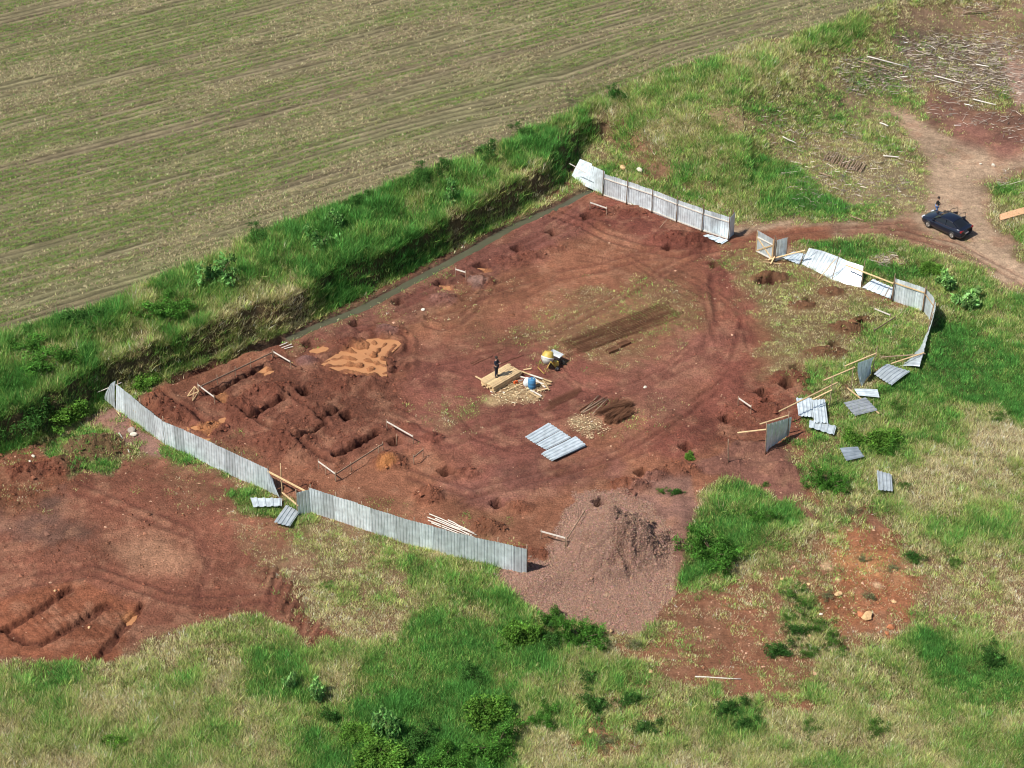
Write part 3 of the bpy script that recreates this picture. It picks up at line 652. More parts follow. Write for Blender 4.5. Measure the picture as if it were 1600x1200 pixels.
hh = .82*h*(.45+1.15*cl)*np.clip(1+.25*RNG.normal(0, 1, len(x)), .4, 2)*(.8+.5*(cl2-.2))
wd = .013+.00062*dist
low = h < .16
tall = ~low
for nm, sel, nb, lean, lab in (('meadow_grass', tall & (g >= .5), 9, .55, 'lush green grass growing around the building plot'), ('dry_grass', tall & (g < .5), 8, .7, 'pale yellowish dry grass covering the rough ground'),
                      ('sparse_grass', low, 6, 1.1, 'thin low grass creeping over the bare red soil')):
    blades(nm, x[sel], y[sel], z[sel], nb, hh[sel], .10+.0022*dist[sel], wd[sel], ramp(g2[sel])*np.exp(RNG.normal(0, .36, (int(sel.sum()), 1)))*(.72+.56*cl[sel])[:, None], lean=lean, label=lab)
# stubble and weeds on the field
x, y, u, v = scatter(420000, v1=620)
fl = sample(FIELD, x, y); k = fl > .5; x, y = x[k], y[k]
rc = sample(ROWC, x, y); al = sample(AL, x, y); dist = np.sqrt(x*x+y*y+CAMH**2)*.386
ph = (rc/.75+.12*fbm(al, rc, 3, 2, 84)) % 1.0; dens = fbm(al*.12, rc*1.2, 1.0, 4, 80, False); gp = fbm(al*.14, rc, 2.4, 4, 81, False)
k = RNG.uniform(0, 1, len(x)) < (.25+.75*np.exp(-((ph-.5)/.22)**2))*ss(.3, .62, dens)*1.6
x, y, dist, gp = x[k], y[k], dist[k], gp[k]; z = sample(Z, x, y)
gr = RNG.uniform(0, 1, len(x)) < ss(.40, .60, gp)*.75+.22
col = np.where(gr[:, None], ramp(RNG.uniform(.42, .85, len(x)))*.8, np.array((.56,.48,.29))*RNG.uniform(.5, 1.25, (len(x), 1)))
blades('crop_stubble', x, y, z, 4, np.where(gr, .13, .15), .08+.0010*dist, .012+.0007*dist, col, lean=1.3, jitter=.25, label='straw stubble and weeds standing in rows on the crop field')

def stones(name, x, y, z, size, col, label, flat=.7):
    """irregular eight-sided stones"""
    n = len(x); base = np.array([(1,0,0),(.2,.95,.05),(-.9,.2,0),(-.1,-1,.05),(.15,.1,.8),(0,0,-.6)])
    F_ = np.array([(0,1,4),(1,2,4),(2,3,4),(3,0,4),(1,0,5),(2,1,5),(3,2,5),(0,3,5)])
    V_ = base[None]*size[:, None, None]*np.exp(RNG.normal(0, .25, (n, 6, 3))); V_[:, :, 2] *= flat
    a = RNG.uniform(0, 6.28, n); c, s_ = np.cos(a)[:, None], np.sin(a)[:, None]
    V2 = V_.copy(); V2[:, :, 0] = V_[:, :, 0]*c-V_[:, :, 1]*s_; V2[:, :, 1] = V_[:, :, 0]*s_+V_[:, :, 1]*c
    V2 += np.stack([x, y, z], -1)[:, None, :]
    FF = (F_[None]+6*np.arange(n)[:, None, None]).reshape(-1, 3)
    o = np_mesh(name, V2.reshape(-1, 3), FF, M_STONE, colors={'Col': np.clip(np.repeat(col, 6, axis=0), 0, .9)})
    return tag(o, label, kind='stuff')
x, y, u, v = scatter(150000, 740, 1100, 740, 1010)
gm_ = sample(GRAVEL, x, y); k = (RNG.uniform(0, 1, len(x)) < np.clip(gm_*1.2, 0, .95)); x, y = x[k], y[k]; n = len(x)
sz = np.exp(RNG.normal(np.log(.036), .42, n)); base = np.array([(.27,.165,.122)])*RNG.uniform(.68, 1.3, (n, 1))*np.exp(RNG.normal(0, .06, (n, 3)))
stones('gravel', x, y, sample(Z, x, y)+sz*.25, sz, base, 'pinkish grey crushed stone lying in a big heap beside the front fence')
x, y, u, v = scatter(260000, -100, 1700, 200, 1200)
rg = np.maximum(sample(RG, x, y)*.7, sample(MASKM, x, y)*1.2); dn = sample(D, x, y); fl = sample(FIELD, x, y)
k = (RNG.uniform(0, 1, len(x)) < np.clip(rg-.12, .006, 1)*.55) & (dn < .7) & (fl < .3) & (dd[np.clip(np.searchsorted(GY, y), 0, ny-1), np.clip(np.searchsorted(GX, x), 0, nx-1)] > .8)
x, y = x[k], y[k]; n = len(x); sz = np.exp(RNG.normal(np.log(.060), .45, n)); cc = sample(C, x, y)
stones('soil_clods', x, y, sample(Z, x, y)+sz*.2, sz, cc*RNG.uniform(.8, 1.5, (n, 1)), 'broken clods of red earth lying on the spoil heaps', .8)
# chips and pebbles
x, y, u, v = scatter(60000, -100, 1700, 100, 1200)
dn = sample(D, x, y); fl = sample(FIELD, x, y); org = pm([(1200,830),(1450,830),(1480,1000),(1250,1060),(1000,1000),(1000,940)], 20, 20, 2, 99)
k = (fl < .3) & (dn < .6) & (RNG.uniform(0, 1, len(x)) < .03+.30*sample(org, x, y)); x, y = x[k], y[k]; n = len(x)
sz = np.exp(RNG.normal(np.log(.05), .5, n)); stones('pebbles', x, y, sample(Z, x, y)+.01, sz, np.array((.50,.30,.20))*RNG.uniform(.55, 1.2, (n, 1)), 'pale orange pebbles and chips of stone strewn over bare soil')
def sticks(name, polys, n, L0, col, label, wid=.05, up=.25):
    us = []
    xs = []; ys = []
    for pl, nn in polys:
        m_ = pm(pl, 20, 14, 2, 55); x, y, u, v = scatter(nn*12, min(p[0] for p in pl)-10, max(p[0] for p in pl)+10, min(p[1] for p in pl)-10, max(p[1] for p in pl)+10)
        k = (RNG.uniform(0, 1, len(x)) < sample(m_, x, y)); xs.append(x[k][:nn]); ys.append(y[k][:nn])
    x = np.concatenate(xs); y = np.concatenate(ys); n = len(x); z = sample(Z, x, y)
    a = RNG.uniform(-1.4, 1.2, n); L_ = L0*np.exp(RNG.normal(0, .5, n)); e = RNG.uniform(0, up, n)
    dx, dy, dz_ = np.cos(a)*L_/2, np.sin(a)*L_/2, e*L_/2; w_ = wid*RNG.uniform(.5, 1.4, n)/2
    px_, py_ = -np.sin(a)*w_, np.cos(a)*w_; V_ = np.empty((n, 6, 3)); zz = z+.10
    for q, (sx, sgn) in enumerate(((-1, 0), (1, 1))):
        f = 1.0 if q == 0 else .5
        V_[:, q*3+0] = np.stack([x+sx*dx+px_*f, y+sx*dy+py_*f, zz+sx*dz_+dz_], -1); V_[:, q*3+1] = np.stack([x+sx*dx-px_*f, y+sx*dy-py_*f, zz+sx*dz_+dz_], -1)
        V_[:, q*3+2] = np.stack([x+sx*dx, y+sx*dy, zz+sx*dz_+dz_+w_*1.7*f], -1)
    F_ = np.array([(0,3,5),(0,5,2),(1,2,5),(1,5,4),(0,1,4),(0,4,3)]); FF = (F_[None]+6*np.arange(n)[:, None, None]).reshape(-1, 3)
    cc = np.array(col)*np.exp(RNG.normal(-.1, .45, (n, 1))); o = np_mesh(name, V_.reshape(-1, 3), FF, M_STONE, colors={'Col': np.clip(np.repeat(cc, 6, axis=0), 0, .9)})
    return tag(o, label, kind='stuff')
sticks('dead_branches', [([(1335,85),(1420,90),(1440,140),(1340,150),(1300,110)], 480), ([(1400,60),(1600,60),(1640,150),(1500,160),(1430,110)], 1500), ([(1480,150),(1600,180),(1600,220),(1450,180)], 160),
       ([(1190,165),(1300,180),(1400,220),(1430,300),(1340,320),(1200,230)], 380), ([(1500,5),(1560,5),(1560,25),(1500,25)], 60), ([(1370,395),(1410,400),(1420,412),(1380,410)], 60), ([(1560,260),(1640,270),(1640,330),(1560,300)], 120),
       ([(1210,260),(1330,255),(1330,340),(1240,330)], 170)], 0, .42, (.34,.29,.24), 'tangle of bleached dead branches left on the cleared ground')
sticks('sawdust', [([(900,650),(925,655),(945,672),(920,678),(890,662)], 420), ([(765,606),(815,600),(850,604),(840,625),(780,628)], 650)], 0, .09, (.50,.39,.24), 'pale sawdust and wood shavings spilt beside the timber', .045, .1)

# ---------------------------------------------------------------- shrubs
def leafy_mesh(seed, tips, leaves, leaf, R_, H_, col, aspect=.5, spread=.26, droop=.2, up0=.25):
    r = np.random.default_rng(seed)
    a = r.uniform(0, 6.28, tips); t = r.uniform(.05, 1, tips)**.5; el = r.uniform(up0, 1.0, tips)
    lump = r.uniform(.45, 1.2, tips)*(1+.28*np.cos(2*a+seed)+.18*np.cos(3*a+seed*2))
    tp = np.stack([np.cos(a)*t*R_*lump*np.sqrt(1-(el*.75)**2)*1.15, np.sin(a)*t*R_*lump*np.sqrt(1-(el*.75)**2)*1.15, H_*el*lump*(1-.35*t)], -1)
    ci = r.integers(0, tips, leaves); c = tp[ci]+r.normal(0, 1, (leaves, 3))*spread*R_*np.array([.8, .8, .62]); c[:, 2] = np.maximum(c[:, 2], .05)
    n = r.normal(0, .6, (leaves, 3))+np.array([0, 0, .9]); n /= np.linalg.norm(n, axis=1, keepdims=True)
    d_ = r.normal(0, 1, (leaves, 3)); d_[:, 2] -= droop*2; d_ -= (d_*n).sum(1, keepdims=True)*n; d_ /= np.linalg.norm(d_, axis=1, keepdims=True); e = np.cross(n, d_)
    s_ = leaf*r.uniform(.6, 1.35, (leaves, 1))
    V_ = np.stack([c-d_*s_*.5, c+e*s_*aspect*.5-d_*s_*.05, c+d_*s_*.5, c-e*s_*aspect*.5-d_*s_*.05], 1)
    cc = np.array(col)*np.exp(r.normal(0, .26, tips))[ci][:, None]*np.exp(r.normal(0, .32, (leaves, 1)))*np.exp(r.normal(0, .06, (leaves, 3)))
    return V_.reshape(-1, 3), np.arange(4*leaves).reshape(-1, 4), np.repeat(cc, 4, axis=0), tp
KINDS = {'feather': (70, 5200, .13, 1.0, 1.0, (.115,.235,.038), .5, .15, .2, .1), 'round': (80, 6500, .12, 1.0, 1.0, (.075,.190,.032), .35, .14, .2, .1),
         'broad': (14, 420, .30, 1.0, 1.0, (.20,.36,.11), .5, .13, .9, .35), 'silver': (26, 900, .24, 1.0, 1.0, (.155,.32,.09), .5, .16, .6, .3),
         'spike': (26, 1300, .17, 1.0, 1.0, (.085,.175,.035), .25, .17, -.6, .2), 'dark': (40, 2400, .15, 1.0, 1.0, (.05,.125,.028), .4, .17, .2, .15), 'ashy': (30, 900, .15, 1.0, 1.0, (.17,.19,.09), .3, .18, -.3, .2)}
PROTO = {}
def shrub(u, v, r, h, kind, label, name='shrub', group=None):
    q = Q(u, v, -.03); root = empty(name, q, random.uniform(0, 6.28), label, 'shrub', group); root.scale = (r, r, h)
    key = (kind, random.randint(0, 1))
    if key not in PROTO:
        K = KINDS[kind]; V_, F_, cc, tp = leafy_mesh(sum(map(ord, kind))+key[1]*7, K[0], K[1], K[2], K[3], K[4], K[5], *K[6:])
        f = np_mesh('foliage', V_, F_, M_LEAF, root, colors={'Col': cc})
        mb = MB()
        for t in tp[:18]:
            mb.tube([(0, 0, 0), (t[0]*.35, t[1]*.35, t[2]*.55), tuple(t)], [.03, .02, .006], 5)
        s_ = mb.build('stem', M_WOODD, root); PROTO[key] = (f, s_)
    else:
        for o in PROTO[key]:
            c = o.copy(); COL.objects.link(c); c.parent = root
    return root
SHR = [
 (1113,872,1.5,2.0,'round','largest dense round green bush, at the lower tip of the grassy mound'),(1296,760,1.05,1.5,'round','round bush beside the eroded soil edge, left of the lone metal sheets'),
 (1378,694,1.2,1.3,'feather','bright bushy shrub between the blue tinted sheet and the leaning fence panels'),(1332,692,.8,1.1,'feather','small bright shrub directly above the blue grey sheet in the grass'),
 (1192,822,.8,1.0,'round','small bush on the right side of the grassy mound'),(812,1000,1.15,1.6,'feather','yellow green bush touching the left foot of the gravel heap'),
 (908,1002,1.25,1.7,'round','dark shadowed bush at the bottom foot of the gravel heap'),(862,1003,.8,.9,'dark','low dark bush between the two bushes at the gravel heap foot'),
 (760,1120,1.3,1.7,'feather','tall yellow green bush in deep grass below the gravel heap'),(600,1190,1.5,1.5,'feather','wide bush at the bottom edge of the photo under the pale broad leaved plant'),
 (690,1200,1.3,1.2,'round','green bush at the bottom edge among the darkest grass'),(920,1060,.8,.6,'dark','low dark green scrub on the right of the lower grass'),
 (930,1105,.9,.8,'dark','dark scrub bush by the bare patch below the gravel heap'),(985,1095,.7,.6,'dark','small dark scrub nearest the long white pole on its left'),
 (450,1075,.55,1.5,'broad','leftmost pale broad leaved plant in the lower grass'),(497,1092,.75,1.7,'broad','middle pale broad leaved plant with big drooping leaves'),
 (520,1125,.6,.9,'dark','dark undergrowth plant under the pale drooping leaves'),(602,1148,1.0,2.0,'silver','tall pale silvery plant with a long dark shadow in the lower grass'),
 (1478,448,1.2,1.5,'broad','upper leafy pale bush behind the right end of the fence'),(1502,478,1.5,1.8,'broad','large leafy pale bush just outside the curved fence corner'),
 (345,440,1.4,1.8,'silver','silvery shrub on the terrace bank nearest the left of the photo'),(500,385,1.0,1.7,'silver','silvery shrub in the middle of the terrace bank'),
 (522,352,.9,1.4,'silver','small silvery shrub at the field edge above the middle bank shrub'),(706,314,.9,1.6,'silver','silvery shrub on the bank above the muddy ditch, right of centre'),
 (660,278,1.1,.9,'dark','dark low bush at the field edge above the ditch'),(690,266,1.0,.9,'dark','dark low bush beside the gap in the field edge'),(635,290,.8,.8,'dark','dark tuft of shrub left of the pair at the field edge'),
 (962,152,.9,1.1,'dark','small dark bush where the field edge meets the tall weeds'),(405,372,1.1,.8,'dark','low dark shrub on the field edge, left half of the bank'),(820,212,1.1,1.0,'dark','dark shrub at the field edge above the far end of the ditch'),
 (104,652,1.4,1.2,'feather','yellow green bush at the bank foot, left of the torn white fence end'),(52,646,1.6,1.3,'dark','shaded bush at the foot of the high bank on the left edge'),
 (225,585,1.2,.9,'feather','bright weed clump just above the left fence end'),(60,560,2.0,1.2,'round','big mass of green bush on the bank at the left edge'),(260,490,1.6,1.1,'round','rounded green bush high on the bank, above the dark hollow'),
 (1238,930,.7,.9,'spike','topmost green shrub in the row along the orange rocky soil'),(1236,968,.55,.7,'spike','left shrub of the second pair in the row by the orange soil'),(1257,952,.75,.9,'spike','bright shrub second in the row along the orange rocky soil'),
 (1278,982,.8,.9,'spike','shrub in the middle of the row along the orange soil'),(1298,1002,.7,.8,'spike','lower shrub of the row beside the orange rocky soil'),(1243,990,.6,.8,'dark','rounded dark shrub beside the lower row, left of it'),
 (1216,1020,.75,.8,'dark','dark shrub at the edge of the long bare red strip'),(1268,1022,.7,.7,'spike','small green shrub below the row in dry grass'),(1310,1018,.6,.7,'spike','lowest shrub of the row, its right side bare orange earth'),
 (1358,935,.55,.5,'ashy','grey green bushlet beside the stones on orange soil'),(1292,935,.55,.5,'ashy','grey green bushlet left of the biggest pale rock'),(1428,874,.55,.6,'dark','small dark shrub at the upper right rim of the orange patch'),
 (1348,875,.45,.4,'ashy','tiny greyish shrub at the top of the orange patch'),(1395,888,.5,.4,'ashy','thin dry shrub on the right part of the orange patch'),(1490,880,.5,.6,'spike','single bright shrub in dry grass right of the orange patch'),
 (1140,1112,.8,.9,'dark','bush just under the white pole on bare soil'),(1165,1135,.6,.7,'dark','dark shrub right of and below the bush under the white pole'),(1265,1140,.7,.6,'spike','shrub in the dry grass at the bottom, right of centre'),
 (1368,1142,.75,.8,'spike','lone green shrub in pale grass near the bottom'),(1552,1035,1.0,.9,'dark','large dark bush in the bright grass at the lower right'),(1430,880,.35,.4,'spike','tiny shoot beside the dark shrub at the orange rim'),
 (1076,715,.4,.45,'feather','tiny bright plant beside a soil pit on the plot'),(1036,768,.4,.35,'spike','left of two tiny plants on the pinkish mound'),(1057,770,.4,.4,'dark','right of two tiny plants on the pinkish mound'),
 (516,915,.45,.35,'spike','single vivid green tuft on the dry ground below the front fence'),(1195,758,.3,.3,'spike','tiny plant under the single upright stake'),(1455,425,.9,1.0,'feather','bush outside the fence above the pale leafy bush'),
 (1410,760,.5,.5,'spike','small shrub just right of the white striped sheet'),(1330,800,.6,.5,'ashy','thin shrub below the round bush on the slope'),(1560,655,.8,.7,'spike','shrub in dry grass near the right edge'),
 (775,1175,1.4,1.6,'round','deep green bush at the bottom edge under the tall yellow green bush'),(655,1165,1.0,1.1,'dark','dark leafy growth between the pale silvery plant and the bottom bushes'),(850,1125,.9,.9,'round','low round bush right of the tall yellow green bush'),
 (735,1060,.8,.9,'dark','low dark growth just above the tall yellow green bush'),(560,1150,1.0,.9,'feather','leafy growth left of the silvery plant at the bottom'),(860,975,.8,1.2,'round','small bush against the lower left rim of the gravel heap'),(990,1010,.6,.6,'ashy','grey scrub at the lower right rim of the gravel heap'),
 (1010,1140,.7,.6,'dark','dark scrub below the small scrub near the white pole'),(945,1160,.8,.6,'ashy','dry scrub beside the orange bare spot at the bottom'),(560,318,1.0,.9,'dark','dark bush on the field edge above the second silvery bank shrub'),(760,238,1.2,1.0,'dark','dark bush on the field edge, halfway to the far fence'),(120,500,1.5,1.0,'dark','dark bush on the field edge at the far left'),
 (180,1165,.7,.7,'feather','bright weed clump in the lower left grass'),(1390,705,.7,.8,'round','lower right lobe of bushes beneath the leaning panels'),(1400,640,.7,.9,'spike','upright weed beside the rusty panel heap, in the bright grass'),
]
for a in SHR: shrub(*a)

# ---------------------------------------------------------------- helpers for built things
def A(u, v, h=0.0):
    """the point at photo pixel (u, v) that stands h metres above the ground"""
    x, y, z = P(u, v, h); x, y = float(x[0]), float(y[0]); return Vector((x, y, gz(x, y)+h))
def shifted(mb, root):
    if root is not None:
        l = root.location; mb.v = [(a-l.x, b-l.y, c-l.z) for a, b, c in mb.v]
    return mb
def bw(mb, name, m, root): return shifted(mb, root).build(name, m, root)
def corr(p0, p1, p2, p3, ribs=5, amp=.035, bend=0.0, nv=6, seed=0, wob=.015, flip=False):
    """profiled metal sheet between four corners: p0-p1 bottom edge, p3-p2 top edge; ribs run from bottom to top"""
    p0, p1, p2, p3 = map(Vector, (p0, p1, p2, p3)); mb = MB(); us = []; off = []
    for r_ in range(ribs):
        for f, a in ((0, 0), (.48, 0), (.58, 1), (.80, 1), (.90, 0)): us.append((r_+f)/ribs); off.append(a)
    us.append(1.0); off.append(0)
    n = (p1-p0).cross(p3-p0).normalized(); n = -n if flip else n
    r = random.Random(seed); ph = r.uniform(0, 6); vs = []; m = len(us)
    for j in range(nv+1):
        t = j/nv
        for i, u in enumerate(us):
            q = (p0*(1-u)+p1*u)*(1-t)+(p3*(1-u)+p2*u)*t
            vs.append(q+n*(amp*off[i]+bend*math.sin(math.pi*t)+wob*math.sin(5*u+ph)*math.sin(4*t+ph)))
    return mb.add(vs, [(j*m+i, j*m+i+1, (j+1)*m+i+1, (j+1)*m+i) for j in range(nv) for i in range(m-1)])
def resample(pts, step):
    pts = [Vector(p) for p in pts]; L_ = [0]
    for a, b in zip(pts, pts[1:]): L_.append(L_[-1]+(b-a).length)
    n = max(1, round(L_[-1]/step)); out = []
    for k in range(n+1):
        s_ = L_[-1]*k/n; i = min(max(j for j in range(len(L_)) if L_[j] <= s_+1e-6), len(pts)-2)
        out.append(pts[i].lerp(pts[i+1], (s_-L_[i])/max(L_[i+1]-L_[i], 1e-6)))
    return out
def pole_mb(a, b, r=.035, r2=None, wob=.03, seed=0):
    a, b = Vector(a), Vector(b); rr = random.Random(seed); pts = []
    for k in range(5):
        t = k/4; p = a.lerp(b, t)
        if 0 < k < 4: p += Vector((rr.uniform(-1, 1), rr.uniform(-1, 1), rr.uniform(-.5, .5)))*wob
        pts.append(p)
    return MB().tube(pts, [r+(r2-r)*k/4 if r2 else r for k in range(5)], 6)

def metal_fence(base_px, h, label, lean=(0, 0), side=1, post_every=2.0, posts_px=None, rails=(.45, .80), rail_side=-1, ext=.25, step=.93, postm=None, railm=None, group=None, hvar=.03, name='sheet_metal_fence', postr=.05):
    base = resample([Q(*p) for p in base_px], step)
    for b in base: b.z = gz(b.x, b.y)
    # smooth the top line
    zs = [b.z for b in base]; zs = [sum(zs[max(0, i-2):i+3])/len(zs[max(0, i-2):i+3]) for i in range(len(zs))]
    root = empty(name, base[0], 0, label, 'fence', group); n = len(base)
    tops = []
    for i, b in enumerate(base):
        d = (base[min(i+1, n-1)]-base[max(i-1, 0)]); d.z = 0; d.normalize(); nn = Vector((-d.y, d.x, 0))
        hh = h(i/(n-1)) if callable(h) else h; le = lean(i/(n-1)) if callable(lean) else lean[0]
        tops.append(Vector((b.x, b.y, zs[i]+hh))+nn*le)
    for i in range(n-1):
        a, b, c, d = base[i].copy(), base[i+1].copy(), tops[i+1].copy(), tops[i].copy(); dz = random.uniform(-hvar, hvar)
        a.z += dz-.05; b.z += dz-.05; c.z += dz; d.z += dz
        nn = (b-a).cross(c-a).normalized(); o = nn*(.006 if i % 2 else 0)
        bw(corr(a+o, b+o+(b-a)*.03, c+o+(c-d)*.03, d+o, 4, .032, 0, 5, i, .012, flip=side < 0), 'metal_sheet', M_ZINC, root)
    def at(t, k, off):
        f = t*(n-1); i = min(int(f), n-2); q = base[i].lerp(base[i+1], f-i); w_ = tops[i].lerp(tops[i+1], f-i)
        d = (base[i+1]-base[i]); d.z = 0; d.normalize(); nn = Vector((-d.y, d.x, 0))
        return q.lerp(w_, k)+nn*off
    L_ = sum((base[i+1]-base[i]).length for i in range(n-1)); npst = max(2, round(L_/post_every)+1)
    for k in range(npst):
        t = k/(npst-1); bw(pole_mb(at(t, -.02, rail_side*.14), at(t, 1+ext/2.1*random.uniform(.5, 1.3), rail_side*.12), postr, postr*.75, .02, k), 'post', postm or M_WOODO, root)
    for q in rails:
        for k in range(npst-1):
            a = at(k/(npst-1), q+random.uniform(-.01, .01), rail_side*.07); b = at((k+1)/(npst-1), q, rail_side*.07)
            bw(MB().bar(a, b, .035, .10), 'rail', railm or M_WOODY, root)
    return root, base, tops

def flat_sheet(px, label, lift=.06, ribs=5, bend=.02, amp=.06, lifts=None, group='loose metal sheets on the ground', name='metal_sheet', m=None):
    """a loose sheet from its four photo corners (ribs run from edge 0-1 to edge 3-2)"""
    ls = lifts or (lift,)*4; ps = [A(u, v, l) for (u, v), l in zip(px, ls)]
    c = sum(ps, Vector())/4; root = c.copy(); mb = corr(*ps, ribs, amp, bend, 6, int(px[0][0]), .02)
    n = (ps[1]-ps[0]).cross(ps[3]-ps[0])
    if n.z < 0: mb = corr(ps[1], ps[0], ps[3], ps[2], ribs, amp, bend, 6, int(px[0][0]), .02)
    mb.v = [(a-c.x, b-c.y, d-c.z) for a, b, d in mb.v]
    o = mb.build(name, m or M_ZINC); o.location = c
    return tag(o, label, 'metal sheet', group)
def loose(name, a, b, w_, m, label, cat, group=None, hgt=None, roundish=False, seed=0):
    a, b = Vector(a), Vector(b); c = (a+b)/2
    mb = pole_mb(a-c, b-c, w_/2, w_/2*.7, .03, seed) if roundish else MB().bar(a-c, b-c, w_, hgt or w_*.5)
    o = mb.build(name, m); o.location = c; return tag(o, label, cat, group)

# ---------------------------------------------------------------- fences
metal_fence([(181,641),(205,656),(230,674),(257,694)], 2.15, 'far left stretch of corrugated metal fence ending in a torn white corner', side=-1, rail_side=1, lean=lambda t: .35*(1-t)**2, post_every=2.6)
metal_fence([(258,695),(300,714),(350,738),(400,760),(420,768)], lambda t: 2.1-.12*t, 'long bowed corrugated metal fence between the left yard and the trenches', side=-1, rail_side=1, lean=lambda t: .15*math.sin(3*t), post_every=2.4, postm=M_WOODD)
metal_fence([(486,801),(560,825),(640,851),(720,873),(822,897)], 2.15, 'straight front fence of upright corrugated metal sheets, ending beside the gravel heap', side=-1, rail_side=1, post_every=2.05, postm=M_WOODO)
metal_fence([(466,806),(486,801)], 2.0, 'short dark return panel at the left end of the front fence', side=-1, rail_side=1, post_every=1.2, rails=(.8,), name='fence_return_panel')
# torn end pieces
def panel(name, corners, label, ribs=4, bend=.0, cat='fence panel', group=None, m=None):
    c = sum((Vector(p) for p in corners), Vector())/4; o = corr(*[Vector(p)-c for p in corners], ribs, .035, bend, 6, 3, .03).build(name, m or M_ZINC); o.location = c
    return tag(o, label, cat, group)
def reach(B, u, v, L_):
    best = None
    for k in range(60):
        z = B.z+L_*k/59; x, y = G(u, v, z); p = Vector((float(x), float(y), z)); e = abs((p-B).length-L_)
        if best is None or e < best[0]: best = (e, p)
    return best[1]
def tip(B, u, v, h):
    x, y = G(u, v, B.z+h); return Vector((float(x), float(y), B.z+h))
q1, q2, q0 = Q(181,641), Q(166,629), Q(152,618)
panel('bent_fence_panel', (q2+Vector((-.1,0,.35)), q1+Vector((0,0,.05)), q1+Vector((.15,.45,2.3)), q1+Vector((-.3,.6,1.9))), 'white bent sheet folded back at the far left end of the fence', 4, .1)
loose('fence_pole', A(152,614,.6), A(190,598,2.1), .07, M_WHITEW, 'pale crooked pole sticking out of the torn left fence corner', 'pole', roundish=True)
q1 = Q(437,778)
panel('bent_fence_panel', (Q(420,769)+Vector((0,0,.0)), q1+Vector((0,0,.1)), Q(420,769)+Vector((.35,-.05,1.2)), Q(420,769)+Vector((.05,0,2.0))), 'torn sheet slanting down at the gap in the front left fence', 3, .05)
# gap frame
root = empty('open_fence_frame', Q(441,772), 0, 'bare wooden fence frame with two rails across the gap between the left and front fences', 'fence frame')
pb = Q(441,774); bw(pole_mb(pb, Qz(438,724,pb.y), .05, .04), 'post', M_WOODY, root)
bw(MB().bar(Q(421,768)+Vector((0,0,1.75)), Q(481,799)+Vector((0,0,1.72)), .06, .13), 'rail', M_WOODY, root)
bw(MB().bar(Q(441,774)+Vector((0,0,.25)), Q(467,806)+Vector((0,0,.9)), .06, .11), 'rail', M_WOODY, root)
# far fence
metal_fence([(943,305),(980,319),(1016,331),(1055,346),(1097,361),(1139,375)], 2.15, 'far straight metal fence with dark posts and pale rails, facing the plot', side=1, rail_side=-1, post_every=2.45, rails=(.06, .80), postm=M_WOODD, railm=M_WHITEW, ext=.35)
metal_fence([(1139,374),(1146,366)], 2.15, 'short return panel at the right end of the far fence', side=1, rail_side=1, rails=(.8,), post_every=1, name='fence_return_panel', postm=M_WOODD)
b0, b1, b2, b3 = Q(942,303), Q(914,291), Q(905,285), Q(893.5,275)
panel('leaning_fence_panel', (b1, b0, Qz(945,268,b0.y), tip(b1, 921, 257, 1.35)), 'wide white panel joined to the left end of the far fence, tipped back', 8, .04)
panel('leaning_fence_panel', (b3, b1+Vector((-.05,.05,0)), tip(b1, 925, 256, 1.25), tip(b3, 906, 248, .9)), 'outermost tipped white panel lying back against the bank at the ditch end', 5, .04)
loose('fence_pole', A(890,256,1.9), A(915,264,2.2), .08, M_WHITEW, 'pale pole end poking out left of the tipped white panels', 'pole', roundish=True)
flat_sheet([(1098,374),(1128,382),(1138,375),(1106,366)], 'bright white sheet lying flat at the foot of the right end of the far fence', .06, 3, lifts=(.05,.05,.1,.1))
# gate
root = empty('gate', Q(1182,393), 0, 'metal sheet gate leaf with a cross braced pale wooden frame', 'gate')
ga, gb = Q(1181,394), Q(1206,407); gt = Vector((0,0,1.95)); gd = (gb-ga); 
bw(corr(ga+Vector((0,.06,.15)), gb+Vector((0,.06,.15)), gb+gt+Vector((0,.06,.05)), ga+gt+Vector((0,.06,.1)), 6, .03, 0, 4, 5, .01), 'metal_sheet', M_ZINC, root)
for a, b in (((ga, .12), (gb, .12)), ((ga, 1.45), (gb, 1.45)), ((ga, .12), (ga, 1.95)), ((gb, .12), (gb, 1.95)), ((ga, .12), (gb, 1.45)), ((ga, 1.45), (gb, .12))):
    bw(MB().bar(a[0]+Vector((0,0,a[1])), b[0]+Vector((0,0,b[1])), .06, .09), 'brace' if a[1] != b[1] and a[0] is not b[0] else 'frame_bar', M_WOODY if a[1] != b[1] else M_WHITEW, root)
gp = Q(1208,409); loose('gate_post', gp, gp+Vector((0,.0,2.5)), .14, M_WOODD, 'rough dark gate post between the gate leaf and the narrow panel', 'post', roundish=True)
metal_fence([(1209,409),(1227,404)], 2.0, 'narrow single metal panel standing right beside the gate post', side=1, rail_side=-1, rails=(.1,), post_every=2, postm=M_WOODD, railm=M_WHITEW)
